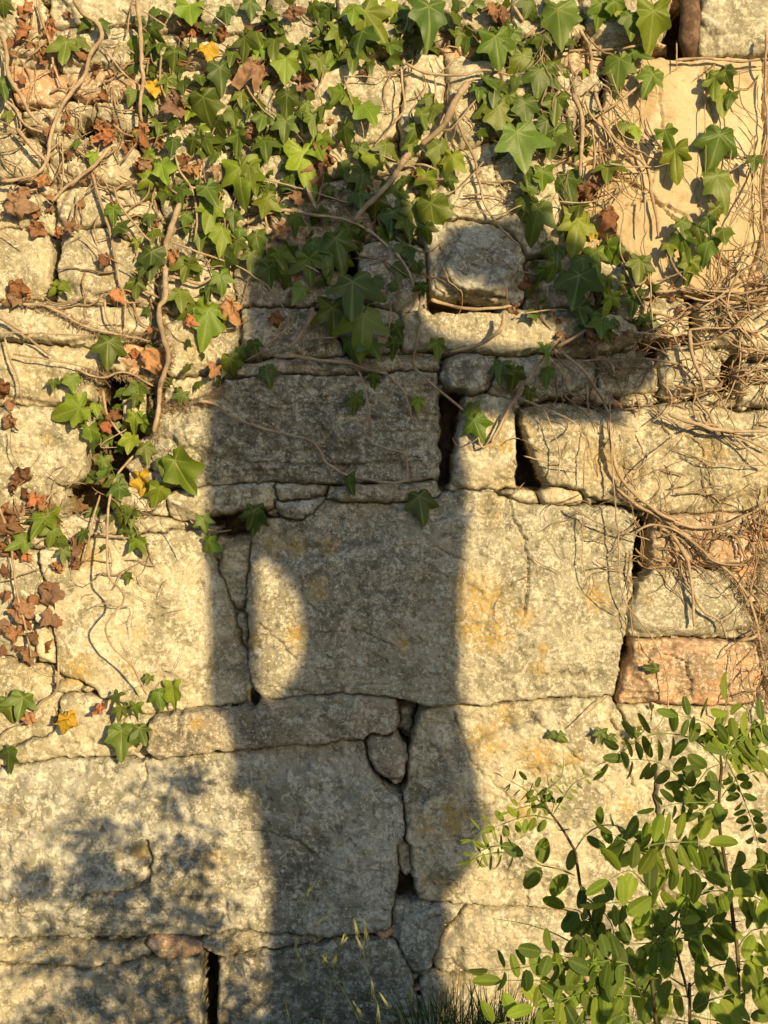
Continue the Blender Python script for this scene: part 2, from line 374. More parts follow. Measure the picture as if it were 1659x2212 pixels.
 ([(1082,152),(1220,132),(1250,200),(1240,312),(1100,302)],LI,.38,6,1,0),
 ([(1330,142),(1460,130),(1642,130),(1652,300),(1642,500),(1602,640),(1430,632),(1380,562),(1330,502),(1262,480),(1262,280),(1308,250)],'slab',.1,12,.35,0),
 ([(1392,650),(1480,644),(1492,720),(1402,742)],LI,.35,10,.8,.3),
 ([(1502,652),(1720,652),(1720,742),(1512,742)],LI,.4,6,1,.4),
 ([(1586,802),(1640,790),(1720,790),(1720,872),(1602,866)],LI,.35,10,.8,0),
 ([(1250,560),(1372,572),(1410,640),(1298,648)],LI,.4,4,1,0),
 ([(1655,130),(1720,130),(1720,640),(1615,640),(1652,500)],PK,.4,4,1,.3),
]
VOID = [([(930,68),(1030,72),(1045,100),(925,104)],.10),([(190,930),(300,930),(300,1035),(195,1045)],.14),([(215,790),(258,790),(252,920),(205,925)],.14),
 ([(314,830),(334,830),(332,940),(308,940)],.12),([(950,835),(1000,850),(975,1040),(950,1050)],.12),([(1113,890),(1132,940),(1180,1050),(1120,1045)],.13),
 ([(1378,1110),(1406,1130),(1398,1240),(1372,1250)],.12),([(1345,1380),(1368,1385),(1345,1450),(1330,1510)],.10),([(860,1510),(912,1530),(895,1580),(880,1620),(862,1600)],.13),
 ([(438,2060),(470,2075),(470,2280),(438,2280)],.11),([(110,520),(130,500),(124,600),(106,600)],.10),([(1440,0),(1512,0),(1512,120),(1440,120)],.10),
 ([(438,1115),(570,1098),(545,1150),(460,1160)],.11),([(700,490),(770,480),(770,600),(730,600)],.10),([(380,330),(500,330),(500,400),(420,400)],.06),
 ([(860,1880),(895,1900),(900,1945),(850,1955)],.08),([(790,1590),(880,1590),(890,1700),(850,1720),(800,1680)],.06),([(160,260),(230,270),(210,320),(150,310)],.07),
 ([(130,1040),(230,1050),(230,1110),(140,1110)],.10),([(1555,760),(1590,780),(1600,860),(1560,860)],.10),([(1490,640),(1510,640),(1510,740),(1490,740)],.09),([(1380,735),(1430,740),(1430,780),(1390,770)],.07),([(930,640),(1080,655),(1080,676),(930,676)],.06),([(535,1500),(560,1500),(560,1530),(540,1540)],.05)]
CRACK = [([(1100,1080),(1108,1125),(1130,1160),(1140,1240),(1128,1330)],2.2,.010),([(317,1650),(318,1680),(300,1705)],2,.008),([(140,1965),(190,1932),(270,1925),(325,1895),(330,1850),(320,1815)],3.5,.018),
 ([(700,1365),(780,1362),(830,1385),(850,1395)],2,.006),([(930,1180),(1000,1210)],2,.005),([(1318,1555),(1350,1600),(1340,1640),(1370,1700)],3,.01),
 ([(1140,1540),(1250,1640),(1330,1660)],2,.005),([(1135,1880),(1137,1960)],2,.006),([(910,1000),(700,1005),(540,1000)],2,.007),([(500,1020),(640,1015),(900,990)],2,.006),
 ([(560,1345),(640,1420)],2,.006),([(555,1370),(620,1375)],1.6,.004),([(1400,1400),(1480,1430),(1490,1510)],2,.008),([(1345,1500),(1490,1490)],2,.006),([(1340,1430),(1460,1425)],2,.006),
 ([(1250,1660),(1310,1700),(1290,1780)],2,.005),([(230,1150),(300,1260)],1.5,.004),([(500,1800),(560,1795),(640,1810),(690,1850)],2.5,.008),([(1060,300),(1070,400),(1100,470)],2,.007),
 ([(1420,180),(1425,300),(1400,420)],2.2,.006),([(1270,350),(1400,420),(1500,520),(1600,600)],2.4,.010),([(1300,470),(1400,430),(1480,470)],2.5,.008),([(1520,150),(1540,300),(1500,420),(1530,600)],2,.006),([(980,1540),(1010,1640),(1120,1740)],2,.005),([(600,1600),(650,1750),(600,1900)],1.6,.003)]
OCH = [(1035,1290,60),(1025,1350,50),(1060,1370,45),(1010,1260,30),(1160,1440,18),(1130,1330,25),(640,1370,25),(650,1390,16),(545,1380,18),(305,1835,18),(305,1365,14),(280,1450,16),
 (590,1175,22),(640,1180,24),(710,1180,22),(690,1270,28),(1090,965,18),(1095,1540,24),(300,1040,10),(170,1450,40),(200,1200,30),(980,1760,40),(920,1780,25),(1050,1600,40),(1160,1640,40),
 (430,1560,18),(280,1600,20),(100,950,14),(1240,1640,20),(1350,1740,20),(1130,1750,30),(640,595,16),(1530,980,26),(1300,1000,40),(1290,1290,30),(870,1390,20),(1140,1720,16),(1170,1400,14),(1060,960,10),(1460,800,10)]

DARKL = [(790,1250,120),(700,1180,80),(640,880,130),(760,980,130),(560,960,110),(860,880,70),(600,1870,110),(420,1900,90),(520,1720,60),(760,1580,40),(560,1570,60),(400,1590,50),(900,1700,60),(650,2100,150),(800,2150,100),(640,720,70),(720,450,70),(840,610,50),(1350,1000,50),(1230,860,50),(230,1990,80),(330,2120,70),(1010,800,30),(1500,1250,50),(1120,1880,40),(960,1990,40)]
NRM = np.hypot
def sdf(P, X, Y):
    P = np.array(P, float); d = np.full(X.shape, 1e18); ins = np.zeros(X.shape, bool); n = len(P)
    for i in range(n):
        ax, ay = P[i]; bx, by = P[(i + 1) % n]; ex, ey = bx - ax, by - ay
        t = np.clip(((X - ax) * ex + (Y - ay) * ey) / (ex * ex + ey * ey + 1e-9), 0, 1)
        d = np.minimum(d, (X - ax - t * ex) ** 2 + (Y - ay - t * ey) ** 2)
        c = ((ay > Y) != (by > Y)) & (X < (bx - ax) * (Y - ay) / (by - ay + 1e-12) + ax)
        ins ^= c
    d = np.sqrt(d); return np.where(ins, d, -d)
def segd(P, X, Y):
    d = np.full(X.shape, 1e9)
    for (ax, ay), (bx, by) in zip(P[:-1], P[1:]):
        ex, ey = bx - ax, by - ay
        t = np.clip(((X - ax) * ex + (Y - ay) * ey) / (ex * ex + ey * ey + 1e-9), 0, 1)
        d = np.minimum(d, np.hypot(X - ax - t * ex, Y - ay - t * ey))
    return d

# coarse height map of the finished wall, so that plants can lie on it
HG = 6; HX0, HY0 = -60, -60; HW, HH = (1720 + 60) // HG + 1, (2280 + 60) // HG + 1
HM = np.full((HH, HW), -.04); UN = np.full((HH, HW), -1e3)
def hsample(px, py):
    i = int(min(HW - 1, max(0, (px - HX0) / HG))); j = int(min(HH - 1, max(0, (py - HY0) / HG)))
    a = HM[max(0, j - 1):j + 2, max(0, i - 1):i + 2]; return float(a.max())

wall = empty('stone_wall', (0, 0, -1.03))
tag(wall, 'old rubble wall of pale limestone blocks overgrown with ivy, filling the whole view', 'wall')

def stone(P, tint, lich, proud, rough, strata, g=3.0, name='stone', seed=0, inset=1.5, rnd=6., record=True, near=None, grow=10.):
    P = [(a, b) for a, b in P]; xs = [p[0] for p in P]; ys = [p[1] for p in P]
    x0, x1, y0, y1 = min(xs) - 12, max(xs) + 12, min(ys) - 12, max(ys) + 12
    X, Y = np.meshgrid(np.arange(x0, x1 + g, g), np.arange(y0, y1 + g, g))
    rr = random.Random(seed * 7 + 3)
    sw = 900 if near is not None else seed
    wxx = X + 8 * fbm(X / 24, Y / 24, sw, 4, .65); wyy = Y + 8 * fbm(X / 24, Y / 24, sw + 40, 4, .65)
    d = sdf(P, wxx, wyy) - inset
    if near is not None:                                 # grow towards the neighbours until only a thin joint is left
        oth = np.full(X.shape, -99.)
        for Q in near:
            qx = [q[0] for q in Q]; qy = [q[1] for q in Q]
            if max(qx) < x0 - 12 or min(qx) > x1 + 12 or max(qy) < y0 - 12 or min(qy) > y1 + 12: continue
            oth = np.maximum(oth, sdf(Q, wxx, wyy))
        d = np.minimum(d + grow, (d - oth) / 2 - 1.6 - 1.5 * vn(X / 40, Y / 40, 55))
    cx, cy = (x0 + x1) / 2, (y0 + y1) / 2; sz = max(x1 - x0, y1 - y0)
    f = np.full(X.shape, proud * .001)
    f += rr.uniform(-.012, .012) * (X - cx) / sz + rr.uniform(-.004, .014) * (cy - Y) / sz
    f += rough * (.0095 * fbm(X / 120, Y / 120, seed + 1, 3) + .0036 * fbm(X / 34, Y / 34, seed + 2, 3) + .0018 * fbm(X / 9, Y / 9, seed + 3, 3, .7))
    rg = np.abs(fbm(X / 60 + .5 * vn(X / 30, Y / 30, seed), Y / 42, seed + 4, 3)); f -= rough * .0035 * np.clip(.07 - rg, 0, 1) / .07
    hw = .5 * min(x1 - x0, y1 - y0)
    cut = 0
    for _ in range(7):                                   # broken-off planes along the edges
        a = rr.uniform(0, 2 * math.pi); o_ = rr.uniform(.55, .95)
        s_ = (X - cx) * math.cos(a) / (.5 * (x1 - x0)) + (Y - cy) * math.sin(a) / (.5 * (y1 - y0))
        cut = cut + np.minimum(np.clip(s_ - o_ - .05 * vn(X / 20, Y / 20, seed + 6), 0, 1) * rr.uniform(.03, .12) * min(1, rough + .2), .012 + .004 * vn(X / 16, Y / 16, seed + 7))
    f -= np.minimum(cut, .013 + .004 * vn(X / 30, Y / 30, seed + 5))
    if strata:
        t = (Y + 9 * fbm(X / 70, Y / 40, seed + 8, 3) + rr.uniform(-.06, .06) * X) / rr.uniform(13, 21)
        fr = t - np.floor(t); lv = vn(np.floor(t) * 3.3, X / 90, seed + 9)
        f += strata * (.0035 * lv + .0022 * fr)
    t = np.clip(1 - np.maximum(d, 0) / min(rnd, hw * .6), 0, 1); f -= t * t * .005
    f -= np.clip(1 - np.maximum(d, 0) / (hw * .9), 0, 1) ** 2 * .004
    for pl, wd, dp in CRACK:
        if min(p[0] for p in pl) > x1 or max(p[0] for p in pl) < x0 or min(p[1] for p in pl) > y1 or max(p[1] for p in pl) < y0: continue
        c = segd(pl, X + 7 * fbm(X / 16, Y / 16, 77, 4, .7), Y + 7 * fbm(X / 16, Y / 16, 78, 4, .7)); f -= 1.1 * dp * np.clip(1.2 - c / (wd * 1.35), 0, 1)
    f += np.where(d < 0, d * .009, 0)
    f = np.maximum(f, -.075)
    lim = -g * 2.2
    ok = d > lim; cell = ok[:-1, :-1] & ok[1:, :-1] & ok[:-1, 1:] & ok[1:, 1:]
    if cell.sum() < 4: return None
    idx = -np.ones(X.shape, int); use = np.zeros(X.shape, bool)
    for a in (0, 1):
        for b in (0, 1): use[a:use.shape[0] - 1 + a, b:use.shape[1] - 1 + b] |= cell
    idx[use] = np.arange(use.sum())
    V = np.stack([(X[use] - 829.5) * S, -f[use], (1106 - Y[use]) * S], 1)
    j, i = np.nonzero(cell)
    F = np.stack([idx[j, i], idx[j + 1, i], idx[j + 1, i + 1], idx[j, i + 1]], 1)
    me = mesh_np(name, V, F)
    oc = np.zeros(use.sum(), dtype=np.float32); ux, uy = X[use], Y[use]
    for ox, oy, orr in OCH:
        if x0 - 60 < ox < x1 + 60 and y0 - 60 < oy < y1 + 60:
            oc = np.maximum(oc, np.clip(1.35 - np.hypot(ux - ox, uy - oy) / orr, 0, 1).astype(np.float32))
    at = me.attributes.new('ochre', 'FLOAT', 'POINT'); at.data.foreach_set('value', oc)
    dl = np.zeros(use.sum(), dtype=np.float32)
    for ox, oy, orr in DARKL:
        if x0 - 200 < ox < x1 + 200 and y0 - 200 < oy < y1 + 200:
            dl = np.maximum(dl, np.clip(1.4 - np.hypot(ux - ox, (uy - oy) * 1.15) / orr + .5 * fbm(ux / 30, uy / 30, 61, 4, .6), 0, 1).astype(np.float32))
    at = me.attributes.new('lichen', 'FLOAT', 'POINT'); at.data.foreach_set('value', dl)
    o = link(name, me, wall, M_SLAB if tint == 'slab' else M_STONE)
    if tint != 'slab': 
        v = rr.uniform(.9, 1.08); o.color = (tint[0] * v, tint[1] * v, tint[2] * v, lich)
    if record:
        xi = ((X - HX0) / HG).astype(int).ravel(); yi = ((Y - HY0) / HG).astype(int).ravel(); fv = f.ravel(); dv = d.ravel()
        m = (xi >= 0) & (xi < HW) & (yi >= 0) & (yi < HH)
        np.maximum.at(UN, (yi[m], xi[m]), dv[m]); m &= dv > -3
        np.maximum.at(HM, (yi[m], xi[m]), fv[m])
    return o

for k, (P, tint, lich, proud, rough, strata) in enumerate(ST):
    stone(P, tint, lich, proud, rough, strata, seed=k + 1, inset=0, near=[q[0] for q in ST if q[0] is not P and k != 18 and q is not ST[18]] + [q[0] for q in VOID if sdf(q[0], np.array([sum(a for a, b in P) / len(P)]), np.array([sum(b for a, b in P) / len(P)]))[0] < 0])

UN0 = UN.copy()
# small packing stones in the remaining joints
cnt = 0; tries = 0
HYc, HXc = np.mgrid[0:HH, 0:HW]
while cnt < 170 and tries < 400:
    tries += 1
    j, i = np.unravel_index(np.argmin(UN + np.where(UN < -900, 985, 0) * 0), UN.shape)
    r = min(-UN[j, i] + 2, 34.)
    if UN[j, i] < -900: r = 22.
    if r < 7: break
    cx, cy = HX0 + i * HG, HY0 + j * HG
    invoid = any(sdf(vp, np.array([cx * 1.]), np.array([cy * 1.]))[0] > -2 for vp, _ in VOID)
    asp = R.uniform(1.2, 2.6); a0 = R.uniform(-.3, .3); n = R.randint(4, 6)
    if not invoid:
        P = []
        for q in range(n):
            a = 2 * math.pi * (q + R.uniform(-.25, .25)) / n; rr_ = r * R.uniform(.75, 1.2)
            u, v = rr_ * asp * math.cos(a), rr_ * math.sin(a)
            P.append((cx + u * math.cos(a0) - v * math.sin(a0), cy + u * math.sin(a0) + v * math.cos(a0)))
        stone(P, R.choice([LI, YE, PK, OR, GY, BR]), R.uniform(.3, .5), R.uniform(-14, 6), R.uniform(.5, 1), R.choice([0, .5]), seed=300 + cnt, name='packing_stone', inset=0, rnd=4, record=False)
        cnt += 1
    m = np.hypot((HXc - i) / asp, HYc - j) * HG < r * .95 + 3
    UN[m] = np.maximum(UN[m], 5)
print('packing stones', cnt)

# the same masonry carried on beyond the picture
def courses(x0, x1, y0, y1, seed):
    rr = random.Random(seed); y = y0; n = 0
    while y < y1 - 30:
        h = min(rr.uniform(90, 230), y1 - y)
        if y1 - y - h < 60: h = y1 - y
        x = x0
        while x < x1 - 20:
            wd = min(rr.uniform(120, 420), x1 - x)
            if x1 - x - wd < 70: wd = x1 - x
            j = lambda: rr.uniform(-7, 7)
            P = [(x + 3 + j() * .4, y + 3 + j()), (x + wd / 2, y + 4 + j()), (x + wd - 3 + j() * .4, y + 3 + j()), (x + wd - 4 + j() * .4, y + h / 2), (x + wd - 3, y + h - 3 + j()), (x + wd * .4, y + h - 4 + j()), (x + 3, y + h - 3 + j())]
            stone(P, rr.choice([LI, GY, YE, CO]), rr.uniform(.4, .55), rr.uniform(0, 20), 1, rr.choice([0, 0, .5]), g=11., seed=600 + seed * 40 + n, inset=3, record=False)
            x += wd; n += 1
        y += h
courses(-1500, -66, -660, 2400, 1); courses(1726, 3160, -660, 2400, 2)
courses(-66, 1726, -660, -66, 3); courses(-66, 1726, 2286, 2400, 4)

# earth and mortar behind the joints
def backing():
    g = 6.
    X, Y = np.meshgrid(np.arange(-80, 1740 + g, g), np.arange(-80, 2300 + g, g))
    f = -.038 + .012 * fbm(X / 30, Y / 30, 91, 4, .6)
    for P, dp in VOID:
        d = sdf(P, X + 6 * vn(X / 15, Y / 15, 3), Y); f = f - dp * np.clip((d + 4) / 10, 0, 1)
    ny, nx_ = X.shape
    V = np.stack([(X.ravel() - 829.5) * S, -f.ravel(), (1106 - Y.ravel()) * S], 1)
    j, i = np.mgrid[0:ny - 1, 0:nx_ - 1]; a = (j * nx_ + i).ravel()
    F = np.stack([a, a + nx_, a + nx_ + 1, a + 1], 1)
    link('mortar', mesh_np('mortar', V, F), wall, M_EARTH)
    y = .045
    def q(xa, xb, ya, yb): return [((xa - 829.5) * S, y, (1106 - ya) * S), ((xb - 829.5) * S, y, (1106 - ya) * S), ((xb - 829.5) * S, y, (1106 - yb) * S), ((xa - 829.5) * S, y, (1106 - yb) * S)]
    V = q(-1500, -70, -660, 2450) + q(1730, 3160, -660, 2450) + q(-70, 1730, -660, -70) + q(-70, 1730, 2290, 2450)
    link('mortar', mesh_py('mortar', V, [(4 * k + 3, 4 * k + 2, 4 * k + 1, 4 * k) for k in range(4)]), wall, M_EARTH)
    xa, xb, za, zb = (-1500 - 829.5) * S, (3160 - 829.5) * S, -1.2, (1106 + 660) * S
    V = [(x, yy, z) for x in (xa, xb) for yy in (.21, .5) for z in (za, zb)]
    F = [(0, 1, 3, 2), (4, 6, 7, 5), (0, 4, 5, 1), (2, 3, 7, 6), (1, 5, 7, 3), (0, 2, 6, 4)]
    link('wall_core', mesh_py('wall_core', V, F, False), wall, M_EARTH)
backing()

def crumbs(n, seed, name, mat, lo, hi, smin, smax):
    """broken chips and crumbs of mortar lying in the joints"""
    rr = random.Random(seed); V = []; F = []
    msk = (UN0 > lo) & (UN0 < hi)
    GXm, GYm = np.meshgrid(HX0 + np.arange(HW) * HG * 1., HY0 + np.arange(HH) * HG * 1.)
    for vp, _ in VOID: msk &= sdf(vp, GXm, GYm) < -14
    jj, ii = np.nonzero(msk)
    for _ in range(n):
        k = rr.randrange(len(jj)); x = HX0 + ii[k] * HG + rr.uniform(-4, 4); y = HY0 + jj[k] * HG + rr.uniform(-4, 4)
        s_ = rr.uniform(smin, smax) * S; c = WP(x, y, rr.uniform(-.034, -.016)); b = len(V)
        for sx in (-1, 1):
            for sy in (-1, 1):
                for sz in (-1, 1): V.append(c + Vector((sx * s_ * rr.uniform(.5, 1.4), sy * s_ * rr.uniform(.5, 1), sz * s_ * rr.uniform(.35, .9))))
        F += [(b, b + 1, b + 3, b + 2), (b + 4, b + 6, b + 7, b + 5), (b, b + 4, b + 5, b + 1), (b + 2, b + 3, b + 7, b + 6), (b, b + 2, b + 6, b + 4), (b + 1, b + 5, b + 7, b + 3)]
    o = link(name, mesh_py(name, V, F, False), wall, mat); o['kind'] = 'stuff'
crumbs(1500, 1, 'mortar_crumbs', M_EARTH, -30, 5, 1.6, 5)
crumbs(900, 2, 'stone_chips', M_STONE, -30, 3, 2, 7)
# ------------------------------------------------------------------ ivy
def ivy_mesh(seed, crumple=0.0, petiole=True):
    rr = random.Random(seed)
    sn = rr.uniform(.38, .56) if rr.random() < .75 else rr.uniform(.58, .68); sl = rr.uniform(.58, .88); sb = rr.uniform(.34, .58); wt = rr.uniform(.02, .12)
    kp = [(0, 1.0), (9, .76 + wt), (20, .55 + wt), (33, sn), (45, (sn + sl) * .48), (58, sl), (69, sl * .68), (84, .42), (97, .39), (112, (.39 + sb) * .5), (124, sb), (140, sb * .72), (158, .25), (172, .14), (180, .08)]
    def rad(a):
        s_ = 1 if a >= 0 else -1; a = abs(a)
        for (a0, r0), (a1, r1) in zip(kp[:-1], kp[1:]):
            if a0 <= a <= a1: return (r0 + (r1 - r0) * (a - a0) / (a1 - a0)) * (1 + s_ * asym * math.sin(math.radians(a)))
        return .1
    asym = rr.uniform(-.14, .14)
    NA, NR = 72, 9
    V = []; vein = []
    tips = [0, 58, -58, 124, -124]
    droop = rr.uniform(.0, .5); cup = rr.uniform(-.25, .45); tw = rr.uniform(-.5, .5); ph = rr.uniform(0, 6); rr_w = rr.uniform(.03, .09)
    def pt(x, z, a, fr):
        r = math.hypot(x, z)
        y = droop * r * r - cup * abs(x) * .6 + tw * x * z + .03 * math.sin(7 * x + ph) * math.cos(6 * z + ph)
        y += rr_w * math.sin(math.radians(a) * 5.5 + ph) * fr ** 2
        if crumple:
            y += crumple * (mnoise.noise((x * 3 + seed, z * 3, 1.3)) * .9 + .35 * mnoise.noise((x * 8, z * 8 + seed, 0))) + crumple * 1.1 * x * x * (1 if seed % 2 else -1)
            x *= 1 - crumple * .55 * abs(x); z *= 1 - crumple * .25 * abs(z)
        return (x, y, z)
    V.append(pt(0, 0, 0, 0)); vein.append(1.0)
    for k in range(1, NR + 1):
        fr = k / NR
        for q in range(NA):
            a = -180 + 360 * q / NA; rad_ = rad(a)
            r = rad_ * fr * (1 + .02 * mnoise.noise((q * .7, seed, 0)) * fr)
            x = r * math.sin(math.radians(a)); z = -r * math.cos(math.radians(a))
            V.append(pt(x, z, a, fr))
            vv = 0
            for t in tips:
                da = math.radians(a - t); 
                if math.cos(da) > 0:
                    dd = abs(r * math.sin(da)); wd = .030 * (1 - .65 * fr)
                    vv = max(vv, 1 - dd / wd)
            vein.append(max(0, min(1, vv)))
    F = [(0, 1 + (q + 1) % NA, 1 + q) for q in range(NA)]
    for k in range(NR - 1):
        b0, b1 = 1 + k * NA, 1 + (k + 1) * NA
        F += [(b0 + q, b0 + (q + 1) % NA, b1 + (q + 1) % NA, b1 + q) for q in range(NA)]
    if petiole:
        b = len(V); L = rr.uniform(.35, .7); sx = rr.uniform(-.25, .25); n = 5
        for k in range(n + 1):
            t = k / n; c = (sx * t * t, .02 + .38 * t * t, L * t * (1 - .25 * t)); w_ = .020
            for q in range(4):
                V.append((c[0] + w_ * math.cos(q * math.pi / 2), c[1] + w_ * math.sin(q * math.pi / 2), c[2])); vein.append(.9)
        for k in range(n):
            for q in range(4): F.append((b + 4 * k + q, b + 4 * k + (q + 1) % 4, b + 4 * k + 4 + (q + 1) % 4, b + 4 * k + 4 + q))
    me = mesh_py('ivy_leaf', V, F)
    at = me.attributes.new('vein', 'FLOAT', 'POINT'); at.data.foreach_set('value', vein)
    return me
LEAF = {}
for key, mat, cr, n in (('g', M_IVY, 0, 16), ('l', M_IVYL, 0, 10), ('y', M_YEL, .15, 3), ('b', M_DEAD, .34, 9)):
    LEAF[key] = []
    for q in range(n):
        me = ivy_mesh(31 + 7 * q + ord(key[0]), cr * (1 + .25 * (q % 3))); me.materials.append(mat); LEAF[key].append(me)

IVY = [  # anchor x, y, label
 ('trailing ivy on the left edge with dry brown leaves hanging from bare grey stems', 60, 200), 
 ('thick woody ivy branch climbing beside the dark holes left of the figure shadow', 340, 760),
 ('dense patch of green ivy leaves across the top, left of the centre', 500, 220),
 ('ivy with dark leaves hanging down into the head of the figure shadow', 760, 520),
 ('ivy on a thick bent stem right of the top centre', 960, 190),
 ('ivy shoots with large green leaves left of the smooth ochre stone', 1180, 260),
 ('thin ivy shoot with large star shaped leaves hanging over the smooth ochre stone', 1500, 300),
 ('tangle of bare ivy roots with a few leaves over the right side stones', 1400, 800),
 ('ivy trailing down the lower left with brown leaves and one yellow leaf', 110, 1200),
]
ivy_o = []
for lb, ax, ay in IVY:
    o = empty('ivy_plant', WP(ax, ay, 0)); tag(o, lb, 'ivy', 'ivy plants growing on the wall'); ivy_o.append(o)
def own(px, py):
    if py > 1000 and px < 420: return 8
    if px > 1150 and py > 600: return 7
    b = sorted(range(len(IVY)), key=lambda k: (IVY[k][1] - px) ** 2 + ((IVY[k][2] - py) * .8) ** 2); return b[0]

